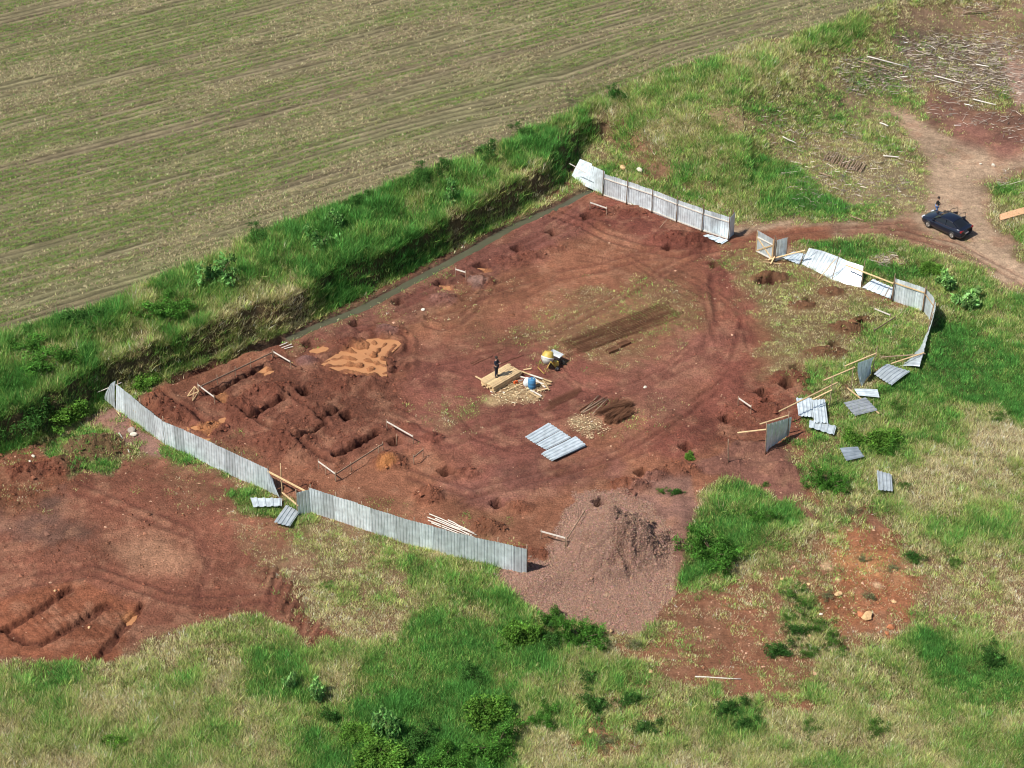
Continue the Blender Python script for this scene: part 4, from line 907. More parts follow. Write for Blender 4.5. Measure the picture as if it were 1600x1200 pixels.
# right upper fence, blown over outwards
loose('timber_rail', A(1200,406,.15), A(1258,391,1.5), .12, M_WOODY, 'long pale rail fallen from the post to the ground right of the gate', 'timber')
loose('timber_rail', A(1192,409,.1), A(1222,413,.1), .10, M_WOODY, 'short pale offcut on the grass under the fallen rail by the gate', 'timber')
loose('timber_rail', A(1204,413,.15), A(1212,398,.6), .10, M_WOODY, 'pale stake leaning at the foot of the gate post', 'timber')
flat_sheet([(1221,403),(1248,413),(1259,398),(1240,393)], 'bluish sheet lying flat between the narrow panel and the big white leaning panel', .2, 5)
P1 = [Q(1251,413), Q(1290,431), Q(1304,435), Q(1344,449)]
BT = [(1264,387), (1291,394), (1318,405), (1322,407), (1348,417)]; BB = [Q(1252,413), Q(1274,424), Q(1298,436), Q(1322,444), Q(1344,449)]
LBL = ('first big white panel leaning outward, left of the row right of the gate', 'second white panel leaning outward in the row right of the gate', 'third white leaning panel in the row, crossed by fallen sticks', 'last white panel of the leaning row, its ribs clearly seen')
TT = [tip(BB[0], 1264, 387, .75), tip(BB[1], 1291, 394, .95), tip(BB[2], 1316, 404, 1.0), tip(BB[3], 1322, 407, 1.25), tip(BB[4], 1349, 416, 1.2)]
for i in range(4): panel('leaning_fence_panel', (BB[i], BB[i+1], TT[i+1], TT[i]), LBL[i], 5, .03)
for (ub, vb, ut, vt, lb) in ((1250,413,1264,374,'thin stake before the first leaning white panel'),(1300,436,1314,390,'crooked stake in the middle of the leaning white panels'),(1346,448,1352,406,'stake at the right end of the leaning white panels'),
                           (1393,470,1399,427,'dark stake at the left end of the upright right fence'),(1278,437,1306,404,'thin slanting stick crossing the white leaning panels'),(1376,474,1394,443,'slanting prop before the upright right fence')):
    b = Q(ub, vb); t = Qz(ut, vt, b.y+.15); loose('stake', b-Vector((0,0,.05)), t, .075, M_WOODO if ub != 1278 else M_WOODY, lb, 'stake', 'stakes of the broken right fence', roundish=True, seed=ub)
loose('timber_rail', A(1322,414,1.5), A(1396,443,1.6), .12, M_WOODY, 'pale rail bridging the gap between the white panels and the upright right fence', 'timber')
flat_sheet([(1347,449),(1391,467),(1396,450),(1364,436)], 'striped bluish sheet fallen flat in the gap of the right fence', .25, 6, lifts=(.1,.1,.5,.5))
metal_fence([(1395,470),(1420,478),(1443,487)], 2.15, 'upright row of striped metal panels at the upper right corner of the plot', side=1, rail_side=-1, rails=(.82,), post_every=2.8, postm=M_WOODD)
metal_fence([(1443,487),(1452,497),(1456,508),(1450,524)], lambda t: 2.1-.25*t, 'curved corner stretch of fence bending round the grassy plot corner', side=1, rail_side=-1, rails=(.8,), post_every=1.8, lean=lambda t: .25*t, postm=M_WOODO)
c0, c1, c2 = Q(1449,522), Q(1434,548), Q(1406,573)
panel('leaning_fence_panel', (c0, c1, reach(c1, 1444, 548, 1.5), reach(c0, 1457,500, 1.7)), 'panel tipping outward below the curved fence corner', 5, .06)
panel('leaning_fence_panel', (c1, c2, A(1437,573,.5), reach(c1, 1444, 548, 1.5)), 'white panel bent flat under the crossed rails below the fence corner', 5, .08)
loose('timber_rail', A(1378,558,.4), A(1446,553,.7), .09, M_WOODO, 'long thin rail lying across the white bent panel', 'timber'); loose('timber_rail', A(1392,568,.4), A(1444,551,.9), .10, M_WOODY, 'rail crossing the thin long one over the bent white panel', 'timber')
# scattered sheets
flat_sheet([(1365,584),(1393,602),(1422,581),(1386,568)], 'wide bright white fallen sheets under the crossed rails at the right', .38, 6, .08)
flat_sheet([(1334,608),(1341,618),(1374,621),(1371,608)], 'pale sheet lying right under the upper hanging panel', .38, 4)
flat_sheet([(1318,629),(1336,650),(1371,641),(1352,621)], 'rust stained bluish sheet with a timber lying across it', .36, 5, m=metal_mat('stained_sheet', (.52,.56,.60), .5, .3))
flat_sheet([(1244,622),(1268,622),(1271,652),(1248,650)], 'left of the two upright striped sheets lying side by side', .34, 4)
flat_sheet([(1269,624),(1289,624),(1294,661),(1272,661)], 'right of the two upright striped sheets lying side by side', .40, 4)
flat_sheet([(1264,668),(1303,680),(1307,666),(1265,656)], 'narrow sheet below the pair of striped sheets in front of the bushes', .32, 4)
flat_sheet([(1312,700),(1322,720),(1350,714),(1340,698)], 'dull blue grey sheet in the grass below the bright bushes', .42, 4, m=metal_mat('dull_sheet', (.36,.42,.47), .5, .3))
flat_sheet([(1370,735),(1393,741),(1395,767),(1372,766)], 'lone white striped sheet lying in dry grass, lowest on the right', .42, 4)
flat_sheet([(396,793),(440,791),(441,779),(391,778)], 'white sheet lying flat under the torn fence end at the left', .32, 4)
flat_sheet([(428,817),(453,823),(468,800),(447,789)], 'ribbed sheet lying slanted by the return panel of the front fence', .30, 4)
flat_sheet([(820,683),(836,692),(875,673),(857,661)], 'left sheet of the flat row of three in the middle of the plot', .10, 4, .0, group='sheets stored in the middle of the plot')
flat_sheet([(837,693),(853,703),(892,684),(876,673)], 'middle sheet of the flat row of three in the plot', .10, 4, .0, group='sheets stored in the middle of the plot')
for k in range(4):
    flat_sheet([(845+k*1.2,710-k),(862+k,721-k*.5),(915,698-k),(899,684-k)], ('bottom sheet of the stack on the right of the flat row','second sheet from the bottom of the sheet stack','third sheet of the sheet stack in the plot','top sheet of the stack in the middle of the plot')[k], .06+k*.07, 4, .0, group='sheets stored in the middle of the plot')
# hanging panels and rails at the lower right gap
b = Q(1194,710); panel('hanging_fence_panel', (b, Q(1232,682)+Vector((0,0,.15)), Qz(1237,651,Q(1232,682).y), Qz(1199,663,b.y+.1)), 'dark upright panel left standing at the lower right corner of the plot', 7, .05)
b = Q(1345,606); panel('hanging_fence_panel', (b+Vector((0,0,.1)), Q(1361,584)+Vector((0,0,.1)), Qz(1366,557,Q(1361,584).y), Qz(1341,567,b.y+.1)), 'twisted panel hanging from the top rail above the fallen sheets', 6, -.12)
b = Q(1197,712)
for (ub, vb, ut, vt, lb) in ((1196,711,1198,658,'stake at the left edge of the dark standing panel'),(1231,686,1233,643,'stake behind the right edge of the dark standing panel'),(1296,636,1301,588,'stake in the middle of the stripped right fence'),
                           (1329,610,1334,572,'stake just left of the twisted hanging panel'),(1362,583,1371,540,'tall stake at the right edge of the twisted hanging panel'),(1138,728,1138,686,'lone thin stake on the pinkish mound')):
    b = Q(ub, vb); loose('stake', b-Vector((0,0,.05)), Qz(ut, vt, b.y+.05), .085, M_WOODO, lb, 'stake', 'stakes of the broken right fence', roundish=True, seed=ub)
for (a, b_, lb) in (((1152,683,.9),(1197,673,1.1),'lowest pale rail reaching left from the dark standing panel'),((1187,665,1.5),(1232,649,1.8),'pale rail over the dark standing panel'),((1217,644,1.4),(1309,597,1.8),'longest pale rail above the striped sheet pair'),
                  ((1270,624,1.4),(1300,609,1.6),'short rail doubled under the longest pale rail'),((1287,594,1.6),(1336,574,1.8),'pale rail between the middle stake and the hanging panel'),((1320,572,1.8),(1370,551,1.9),'top pale rail that carries the twisted panel'),
                  ((1324,606,.3),(1374,646,.3),'timber lying diagonally across the stained sheet')):
    loose('timber_rail', A(*a), A(*b_), .11, M_WOODY, lb, 'timber', 'rails of the broken right fence')

# ---------------------------------------------------------------- profile boards and small timber
def boards(posts, rails, label, ph=.75, m=None):
    p0 = Q(*posts[0]); root = empty('profile_board', p0, 0, label, 'profile board', 'profile boards round the trenches')
    for u, v in posts:
        b = Q(u, v); bw(pole_mb(b-Vector((0,0,.1)), b+Vector((random.uniform(-.05,.05),random.uniform(-.05,.05),ph+.12)), .035, .03, .01), 'stake', M_WOODO, root)
    for i, j in rails:
        a, b = Q(*posts[i]), Q(*posts[j]); bw(MB().bar(a+Vector((0,0,ph-.08)), b+Vector((0,0,ph-.08)), .04, .11), 'rail', m or M_WHITEW, root)
    return root
boards([(498,733),(509,742),(524,752)], [(0, 2)], 'short pale profile board below the trench corner'); boards([(525,753),(549,737),(592,714),(599,706)], [(0, 3)], 'long weathered profile board right of the lowest trench', m=M_WOODO)
boards([(605,672),(619,683),(646,694)], [(0, 2)], 'pale slanting profile board above the pit with spoil'); boards([(647,727),(661,715)], [(0, 1)], 'small dark profile board with two stakes by the pit', m=M_WOODO)
boards([(845,842),(883,862)], [(0, 1)], 'pale profile board on the gravel heap near the fence end'); boards([(885,863),(913,838)], [(0, 1)], 'weathered profile board joined at right angles on the gravel heap', m=M_WOODO)
boards([(1153,634),(1173,648)], [(0, 1)], 'pale profile board among spoil at the right side of the plot'); boards([(712,433),(728,441)], [(0, 1)], 'pale profile board beside the grey stone pile'); boards([(922,331),(948,337)], [(0, 1)], 'pale profile board near the ditch end')
boards([(428,561),(455,577)], [(0, 1)], 'pale profile board below the ditch bank'); boards([(311,618),(340,603),(368,589),(392,577),(426,562)], [(0, 4)], 'longest weathered profile board along the upper trench', m=M_WOODO)
boards([(310,613),(336,632)], [(0, 1)], 'pale profile board at the left end of the upper trench'); boards([(1366,487),(1391,497)], [(0, 1)], 'low pale board in the grass inside the right fence', .35); boards([(1366,520),(1398,500)], [(0, 1)], 'low dark board in the grass inside the right fence', .35, M_WOODO)
root = empty('trestle', Q(297,622), 0, 'small pale timber trestle left of the upper trench', 'trestle')
a, b, c, d = A(293,618,.05), A(304,604,.6), A(301,626,.05), A(311,612,.6)
for p, q in ((a, b), (b, c), (c, d), (a, d), (b, d)): bw(MB().bar(p, q, .05, .07), 'strut', M_WOODY, root)
loose('timber_offcut', A(1031,356,.1), A(1043,342,.7), .06, M_WOODO, 'thin crooked stick propped before the far fence', 'timber', roundish=True); loose('timber_offcut', A(1150,419,.1), A(1163,410,.4), .07, M_WOODD, 'dark stick on the bare soil near the gate', 'timber', roundish=True)
loose('long_pole', A(1086,1057,.06), A(1158,1061,.06), .10, M_WHITEW, 'long thin white pole lying on the bare red strip at the bottom', 'pole', roundish=True)
loose('long_pole', A(186,677,.1), A(202,708,.1), .13, M_WHITEW, 'pale pole lying on the slope outside the left fence', 'pole', roundish=True)
for i, (u0, v0, u1, v1) in enumerate([(671,803,741,833),(668,808,738,836),(669,813,733,837),(674,817,728,838),(680,810,745,836),(690,814,742,840),(700,813,735,830)]):
    loose('pine_pole', A(u0, v0, .12+.05*(i % 3)), A(u1, v1, .12+.05*(i % 2)), .09, M_WHITEW, 'one of the pale debarked poles bundled behind the front fence', 'pole', 'pale poles bundled behind the front fence', roundish=True, seed=i)
for i, (u0, v0, u1, v1) in enumerate([(437,541,449,536),(440,544,456,538),(444,546,458,541)]):
    loose('timber_offcut', A(u0, v0, .08), A(u1, v1, .1+.03*i), .07, M_WHITEW, 'one of the short pale offcuts heaped beside the ditch', 'timber', 'offcuts beside the ditch')
for i, (u0, v0, u1, v1) in enumerate([(905,641,938,619),(908,644,943,622),(911,645,946,624),(906,646,948,620),(913,641,935,617),(926,647,950,622),(930,648,947,628)]):
    loose('eucalyptus_pole', A(u0, v0, .08+.07*(i % 3)), A(u1, v1, .1+.07*(i % 2)), .10, M_WOODO if i % 3 else M_RUST, 'one of the brown rough poles heaped beside the rusty rebar heap', 'pole', 'brown poles beside the rebar heap', roundish=True, seed=i+20)
# timber stack
F_, Rr, Lf = A(773,606,.45), A(816,581,.45), A(747,596,.45)
ld = (Rr-F_); LL = max(2.6, ld.length); ld.z = 0; ld.normalize(); wd_ = (Lf-F_); wd_.z = 0; WW = wd_.length; wd_.normalize(); ang = math.atan2(ld.y, ld.x)
wd_ = Vector((-ld.y, ld.x, 0)) if wd_.dot(Vector((-ld.y, ld.x, 0))) > 0 else Vector((ld.y, -ld.x, 0))
g0 = gz((F_+ld*LL/2+wd_*WW/2).x, (F_+ld*LL/2+wd_*WW/2).y)+.03
proto = None; nw = 8; nl = 5; pw = WW/nw; ph_ = .095
RN = ('bottom layer', 'second layer', 'third layer', 'fourth layer', 'top layer')
for lv in range(nl):
    for k in range(nw):
        if lv == nl-1 and k in (5, 6) : pass
        c = F_+ld*(LL/2+random.uniform(-.16, .16))+wd_*(pw*(k+.5)); c.z = g0+ph_*(lv+.5)
        if proto is None:
            proto = MB().box((0, 0, 0), (LL, pw*.86, ph_*.90)).build('timber_beam', M_WOODY)
            for p_ in proto.data.polygons: p_.use_smooth = False
            o = proto
        else: o = proto.copy(); COL.objects.link(o)
        o.location = c; o.rotation_euler = (0, 0, ang+random.uniform(-.008, .008)); tag(o, 'pale sawn beam in the %s of the timber stack under the standing man' % RN[lv], 'timber', 'sawn beams in the timber stack')
STACKZ = g0+ph_*nl
for i, (a, b_) in enumerate([((800,585,.1),(850,600,.1)),((812,580,.1),(862,597,.15)),((790,612,.05),(822,596,.05)),((834,590,.2),(852,606,.1)),((838,603,.1),(860,600,.2)),((826,612,.25),(843,622,.2)),((829,610,.12),(846,619,.12)),((818,578,.1),(830,576,.1)),((848,594,.3),(858,610,.1)),((822,583,.1),(848,592,.3)),
                     ((743,588,.2),(752,593,.3)),((840,612,.1),(857,607,.15))]):
    loose('timber_offcut', A(*a), A(*b_), .11, M_WOODY if i % 3 else M_WHITEW, 'one of the pale offcuts strewn round the blue barrel and timber stack', 'timber', 'offcuts round the timber stack', .06)
# two open crates of offcuts and the blue barrel
q = A(831,607,0); root = empty('blue_barrel', q, 0, 'blue plastic barrel standing among offcuts beside the timber stack', 'barrel')
M_BLUE = mat('blue_plastic', (.05,.19,.36), .5, nvar=.1)
MB().lathe([(0, 0), (.27, 0), (.285, .05), (.29, .28), (.30, .30), (.29, .32), (.29, .56), (.30, .58), (.29, .60), (.28, .84), (.25, .88), (0, .885)]).build('barrel_body', M_BLUE, root)
MB().lathe([(.03, .88), (.05, .88), (.05, .915), (0, .915)], 10, Matrix.Translation((.12, .05, 0))).build('bung', M_WHITEW, root); MB().lathe([(.03, .88), (.05, .88), (.05, .915), (0, .915)], 10, Matrix.Translation((-.13, -.03, 0))).build('bung', M_WHITEW, root)
q = A(824,603,0); M_BAG = mat('white_sack', (.72,.74,.74), .7, nvar=.1, bump=.5, nscale=4)
bm = MB(); n_ = 14; prof = [(0, 0), (.25, .0), (.33, .10), (.34, .3), (.30, .5), (.18, .62), (.10, .66), (.14, .74), (0, .74)]
vs = []
for r_, z_ in prof:
    for k in range(n_): a_ = 6.283*k/n_; vs.append((r_*math.cos(a_)*(1+.12*math.sin(3*a_+z_*4)), r_*.75*math.sin(a_)*(1+.1*math.cos(2*a_)), z_))
bm.add(vs, [(i*n_+k, i*n_+(k+1) % n_, (i+1)*n_+(k+1) % n_, (i+1)*n_+k) for i in range(len(prof)-1) for k in range(n_)], True)
o = bm.build('sack', M_BAG); o.location = q; tag(o, 'white sack slumped against the left side of the blue barrel', 'sack')
# chain saw (orange)
q = A(806,599,.08); root = empty('chainsaw', q, .5, 'orange chainsaw lying on the wood shavings beside the timber stack', 'chainsaw')
mb = MB().box((0, 0, .1), (.34, .20, .18), taper=.8); mb.build('motor_housing', mat('orange_plastic', (.65,.10,.02), .4), root)
mb = MB().box((.38, .02, .08), (.45, .015, .07)); mb.build('guide_bar', M_ZINC, root)
MB().tube([(-.15, -.08, .16), (-.05, -.10, .28), (.10, -.08, .18)], .015, 6).build('handle', mat('black_rubber', (.02,.02,.02), .6), root)
M_BLACK = MATS['black_rubber']

# concrete mixer
q = A(855,577,0); root = empty('concrete_mixer', q, .5, 'yellow concrete mixer with a tilted drum and white band, right of the timber stack', 'concrete mixer')
M_YEL = mat('yellow_paint', (.50,.35,.07), .5, nvar=.2, nscale=3); M_CEM = mat('cement_crust', (.50,.49,.44), .8, nvar=.2, nscale=5)
T = Matrix.Translation((0, 0, 1.0)) @ Matrix.Rotation(.45, 4, 'Y') @ Matrix.Rotation(-.25, 4, 'X')
MB().lathe([(0, -.42), (.22, -.42), (.46, -.12), (.47, .02)], 28, T).build('drum', M_CEM, root)
d2 = MB().lathe([(.475, .02), (.50, .02), (.50, .12), (.475, .12)], 28, T).build('ring_gear', mat('white_band', (.75,.74,.68), .5), root)
MB().lathe([(.47, .12), (.46, .2), (.33, .52), (.26, .56), (.24, .55), (.30, .45), (.42, .16)], 28, T).build('drum_mouth', M_YEL, root)
mb = MB()
for sx in (-1, 1):
    mb.tube([(-.55, sx*.50, .03), (-.30, sx*.52, .55), (0, sx*.54, 1.02)], .03, 6); mb.tube([(.55, sx*.50, .1), (.30, sx*.52, .55), (0, sx*.54, 1.02)], .03, 6)
mb.tube([(-.55, -.5, .06), (-.55, .5, .06)], .03, 6); mb.tube([(.55, -.5, .18), (.55, .5, .18)], .03, 6); mb.build('frame', M_YEL, root)
MB().box((.62, -.25, .50), (.34, .34, .38), taper=.85).build('motor_housing', M_YEL, root)
for sy in (-.62, .62):
    wM = Matrix.Translation((.55, sy, .20)) @ Matrix.Rotation(math.pi/2, 4, 'X')
    wh = MB().lathe([(.11, -.05), (.19, -.05), (.20, 0), (.19, .05), (.11, .05)], 18, wM).build('wheel', M_BLACK, root)
    MB().lathe([(0, -.03), (.11, -.03), (.11, .03), (0, .03)], 14, wM).build('rim', M_ZINC, wh)
root.scale = (1.0,)*3
MB().tube([(0, .5, 1.0), (0, .72, 1.0), (0, .80, 1.25)], .018, 6).build('hand_wheel', M_YEL, root)
# wheelbarrow behind the mixer
q = A(868,566,0); root = empty('wheelbarrow', q, -.6, 'pale grey wheelbarrow tipped up right behind the yellow mixer', 'wheelbarrow')
mb = MB(); a_ = [(-.35,-.28,.45),(.35,-.20,.40),(.35,.20,.40),(-.35,.28,.45)]; t_ = [(-.50,-.38,.78),(.55,-.30,.74),(.55,.30,.74),(-.50,.38,.78)]
mb.add(a_+t_, [(0,1,2,3),(0,4,5,1),(1,5,6,2),(2,6,7,3),(3,7,4,0)]); tr = mb.build('tray', mat('grey_tray', (.55,.58,.60), .4, metal=.3, nvar=.15), root)
sm_ = tr.modifiers.new('thickness', 'SOLIDIFY'); sm_.thickness = .01
mb = MB()
for sy in (-1, 1): mb.tube([(-1.15, sy*.30, .68), (-.3, sy*.24, .38), (.65, sy*.06, .22)], .02, 6); mb.tube([(-.35, sy*.24, .40), (-.40, sy*.26, .0)], .018, 6)
mb.build('frame', M_RUST, root); wM = Matrix.Translation((.68, 0, .19)) @ Matrix.Rotation(math.pi/2, 4, 'X')
MB().lathe([(0, -.02), (.12, -.03), (.18, -.04), (.19, 0), (.18, .04), (.12, .03), (0, .02)], 18, wM).build('wheel', M_BLACK, root)

# rebar cages
def cage_mesh(L_, s_, nst):
    mb = MB()
    for sx in (-1, 1):
        for sz in (-1, 1): mb.bar((-L_/2, sx*s_/2, s_/2+sz*s_/2), (L_/2, sx*s_/2, s_/2+sz*s_/2), .014)
    for k in range(nst):
        x_ = -L_/2+L_*(k+.5)/nst; c4 = [(x_,-s_/2,0),(x_,s_/2,0),(x_,s_/2,s_),(x_,-s_/2,s_)]
        for i in range(4): mb.bar(c4[i], c4[(i+1) % 4], .010)
    return mb
def cages(n, L_, s_, nst, ctr, ang, spread, label, group, jit=.02, name='rebar_cage', layers=1, zstep=.16):
    pr = cage_mesh(L_, s_, nst).build(name, M_RUST)
    for k in range(n):
        o = pr if k == 0 else pr.copy()
        if k: COL.objects.link(o)
        t = (k//layers+.5)/(n/layers)-.5; d_ = Vector((-math.sin(ang), math.cos(ang), 0))*spread*t+Vector((math.cos(ang), math.sin(ang), 0))*random.uniform(-.5, .5)*min(2.2, L_/4)
        p_ = ctr+d_; p_.z = gz(p_.x, p_.y)+.06+(k % layers)*zstep; o.location = p_; o.rotation_euler = (0, 0, ang+random.uniform(-jit, jit)); tag(o, label, 'rebar', group)
a, b = A(872,552,0), A(1055,483,0); dv = b-a; an = math.atan2(dv.y, dv.x)
cages(12, dv.length*.86, .15, 34, (a+b)/2, an, 2.3, 'one of the long rusty rebar cages laid in a band right of the mixer', 'long rebar cages', .03, layers=1)
a, b = A(854,636,0), A(905,612,0); dv = b-a
cages(3, dv.length, .15, 26, (a+b)/2, math.atan2(dv.y, dv.x), .8, 'one of the three short rebar cages left of the brown poles', 'short rebar cages', .01)
ctr = A(962,646,0); pr = None
for k in range(34):
    if pr is None: pr = cage_mesh(1.7, .2, 34).build('rebar_bundle', M_RUST); o = pr
    else: o = pr.copy(); COL.objects.link(o)
    a_ = random.uniform(0, 6.28); r_ = .85*math.sqrt(random.random()); p_ = ctr+Vector((r_*math.cos(a_)*1.1, r_*math.sin(a_)*1.2, 0)); p_.z = gz(p_.x, p_.y)+random.uniform(.05, .6*(1.15-r_)); o.location = p_
    o.rotation_euler = (random.uniform(-.3, .3), random.uniform(-.3, .3), R(50)+random.gauss(0, .5)); tag(o, 'one of the short rusty cages jumbled in the dark heap above the pale sawdust', 'rebar', 'jumbled rebar heap')
for (u, v, lb) in ((957,548,'dark little clump of wire right of the long rebar cages'),(975,538,'second dark clump of wire, the right one of the pair')):
    o = pr.copy(); COL.objects.link(o); p_ = A(u, v, .05); o.location = p_; o.scale = (.6, 2.2, .9); o.rotation_euler = (0, 0, .6); tag(o, lb, 'rebar')
for i, (u0, v0, u1, v1) in enumerate([(735,568,786,544),(783,568,818,554),(738,570,770,556),(700,712,712,640)][:3]):
    loose('rebar', A(u0, v0, .05), A(u1, v1, .05), .05, M_RUST, ('long dark bar on the soil above left of the standing man','dark bar on the soil just above the timber stack','short dark bar beside the long one above the man')[i], 'rebar', roundish=True)

# ---------------------------------------------------------------- rocks, logs, lumber at the road
def rock(u, v, s_, col, label, group=None, name='rock'):
    r = random.Random(int(u*7+v)); bm_ = bmesh.new(); bmesh.ops.create_icosphere(bm_, subdivisions=2, radius=1)
    ks = [Vector((r.uniform(-1,1), r.uniform(-1,1), r.uniform(-1,1))).normalized() for _ in range(7)]
    for vv in bm_.verts:
        for k in ks:
            dd_ = vv.co.dot(k)
            if dd_ > .62: vv.co -= k*(dd_-.62)*.9
        vv.co += vv.co*r.uniform(-.04, .04)
    me = bpy.data.meshes.new(name); bm_.to_mesh(me); bm_.free(); me.materials.append(mat('rock_%s' % col[3], col[:3], .9, nvar=.2, nscale=3, bump=.4))
    o = bpy.data.objects.new(name, me); COL.objects.link(o); o.location = A(u, v, s_*.35); o.scale = (s_*1.2, s_, s_*.75); o.rotation_euler = (0, 0, r.uniform(0, 6)); return tag(o, label, 'rock', group)
PALE = (.62,.40,.20,'ochre'); GREY = (.30,.25,.21,'grey'); RED = (.42,.16,.07,'red'); WHT = (.62,.56,.46,'pale')
for a in [(689,833,.30,GREY,'rightmost grey boulder at the foot of the dark spoil heap'),(660,829,.24,GREY,'grey stone in the middle of the foot of the dark spoil heap'),(674,834,.20,RED,'reddish stone between the two grey ones at the spoil heap'),(642,828,.14,WHT,'small white stone left of the stones at the spoil heap'),
          (1355,963,.38,PALE,'biggest pale ochre boulder on the orange rocky patch'),(1344,960,.26,RED,'reddish stone touching the biggest ochre boulder on its left'),(1310,928,.26,PALE,'flat ochre stone in the upper orange patch beside a bushlet'),(1392,979,.30,RED,'red slab at the lower right rim of the orange patch'),
          (1386,989,.16,RED,'small red stone just under the red slab'),(952,987,.24,PALE,'orange stone at the bottom tip of the gravel heap'),(1016,1050,.18,PALE,'orange stone at the left rim of the bare red strip'),(923,1142,.20,PALE,'ochre stone on the bare spot near the bottom'),
          (1264,913,.16,PALE,'small ochre stone on the left part of the orange patch'),(1397,940,.16,PALE,'small ochre stone at the right rim of the orange patch'),(1283,960,.12,WHT,'tiny pale stone left of the row of stones in the orange patch'),
          (86,923,.10,PALE,'left of two small orange stones above the scraped pits'),(92,921,.09,RED,'right of two small stones above the scraped pits'),(139,981,.11,PALE,'orange stone inside the scraped pits of the left yard'),(128,973,.06,WHT,'tiny white stone inside the scraped pits'),
          (52,713,.15,WHT,'whitish stone on the rubble at the far left'),(47,722,.12,WHT,'second whitish stone under the first at the far left'),(661,485,.16,WHT,'tiny white stone beside the lower rut near the ditch'),(1008,604,.14,WHT,'tiny white stone lying alone in the plot right of the sawdust'),
          (205,672,.3,GREY,'grey boulder outside the left fence beside the pale pole'),(209,680,.25,WHT,'pale boulder just below the grey one outside the left fence'),(1265,993,.14,PALE,'small stone in dry grass below the orange patch'),(1222,905,.14,PALE,'stone at the left tip of the orange patch'),
          (973,262,.35,PALE,'orange rock in the cut slope behind the far fence'),(1000,266,.3,WHT,'whitish rock on the cut slope behind the far fence'),(1552,258,.2,WHT,'white stone on the dirt road'),(1532,256,.14,WHT,'small white stone left of the other on the dirt road')]:
    rock(*a)
for i in range(17):
    u = 1292+i*3.6+random.uniform(-1, 1); v = 238+i*1.35; l_ = 9
    loose('log', A(u-l_*.5, v+12-abs(i-8)*.35, .15), A(u+l_*.45, v-3, .15+.08*(i % 2)), .13, M_WOODO, 'one of the short dark logs laid in a fan on the cleared slope', 'log', 'dark logs laid in a fan', roundish=True, seed=i)
for i, (u0, v0, u1, v1, r_, m_, lb) in enumerate([(1355,88,1420,105,.14,M_WHITEW,'long bleached trunk among debris left of the brush'),(1340,95,1405,112,.12,M_WOODO,'grey fallen trunk just below the long bleached one'),(1460,118,1505,130,.13,M_WHITEW,'white fallen trunk above the dark soil at the top right'),
        (1520,155,1556,164,.14,M_WHITEW,'pale log lying on the dark soil near the road'),(1223,213,1244,224,.12,M_WHITEW,'pale stick on the grass slope left of the fan of logs'),(1375,192,1388,197,.16,M_WHITEW,'short white stick above the road'),
        (1525,100,1545,104,.13,M_WHITEW,'short bleached log in the grey brush'),(1505,20,1560,14,.16,M_WOODO,'grey stick at the top edge of the photo'),(1280,270,1300,276,.12,M_WOODO,'thin branch lying below the fan of logs'),(1380,243,1405,245,.12,M_WHITEW,'pale stick on dry grass right of the fan of logs'),
        (1348,345,1330,338,.10,M_WOODO,'thin branch beside the road before the car'),(1440,352,1500,310,.0,None,'')]):
    if m_: loose('fallen_trunk' if r_ > .115 else 'branch', A(u0, v0, .2), A(u1, v1, .3), r_, m_, lb, 'log' if r_ > .115 else 'branch', roundish=True, seed=i)
for i in range(8):
    k = i % 4; l_ = i//4; o = MB().bar((0,0,0), (4.2, 0, 0), .26, .05)
    a = A(1563, 336+k*2.2, .1+.07*l_); b = A(1640, 314+k*2.5, .12+.07*l_)
    loose('lumber_board', a, b, .26, mat('orange_lumber', (.62,.36,.20), .8, nvar=.2), 'one of the orange boards stacked at the right edge beside the road', 'timber', 'orange boards beside the road', .05)

# ---------------------------------------------------------------- car
Pf, Pr = A(1449.4,355.8,0), A(1486.2,374,0); hd = (Pf-Pr); wbm = hd.length; hd.z = 0; hd.normalize(); lf = Vector((-hd.y, hd.x, 0)); W2 = .88
ctr = (Pf+Pr)/2 - lf*W2; ctr.z = gz(ctr.x, ctr.y)+.03
car = empty('parked_car', ctr, math.atan2(hd.y, hd.x), 'dark blue sedan with its far side doors open, parked on the dirt road', 'car')
M_PAINT = mat('dark_blue_paint', (.012,.016,.032), .22, metal=.3); M_PAINT.node_tree.nodes['Principled BSDF'].inputs['Coat Weight'].default_value = .6
M_GLASS = mat('tinted_glass', (.012,.014,.018), .06); M_CHR = mat('chrome_trim', (.7,.7,.72), .2, metal=1); M_RED = mat('tail_lamp', (.35,.01,.01), .2); M_LAMP = mat('headlamp_lens', (.6,.62,.65), .15)
k_ = wbm/2.7
ST = [(2.28,.32,.62,.60,.66),(2.20,.24,.74,.76,.72),(2.0,.20,.80,.86,.80),(1.35,.18,.88,.90,.93),(.95,.18,.92,.90,1.00),(.2,.18,.95,.90,.98),(-.8,.18,.97,.90,1.0),(-1.35,.19,1.0,.90,1.05),(-1.75,.20,1.02,.88,1.09),(-2.15,.26,.98,.84,1.06),(-2.28,.34,.90,.74,.96)]
mb = MB(); ring = []
for x_, zb, zs_, hw, zt in ST:
    ring.append([(x_,hw*.86,zb),(x_,hw*.98,zb+.12),(x_,hw,(zb+zs_)/2),(x_,hw*.965,zs_),(x_,hw*.80,zt-.02),(x_,hw*.4,zt+.015),(x_,0,zt+.02),(x_,-hw*.4,zt+.015),(x_,-hw*.80,zt-.02),(x_,-hw*.965,zs_),(x_,-hw,(zb+zs_)/2),(x_,-hw*.98,zb+.12),(x_,-hw*.86,zb)])
n_ = 13; vs = [p for r_ in ring for p in r_]; fs = [(i*n_+k, i*n_+k+1, (i+1)*n_+k+1, (i+1)*n_+k) for i in range(len(ST)-1) for k in range(n_-1)]
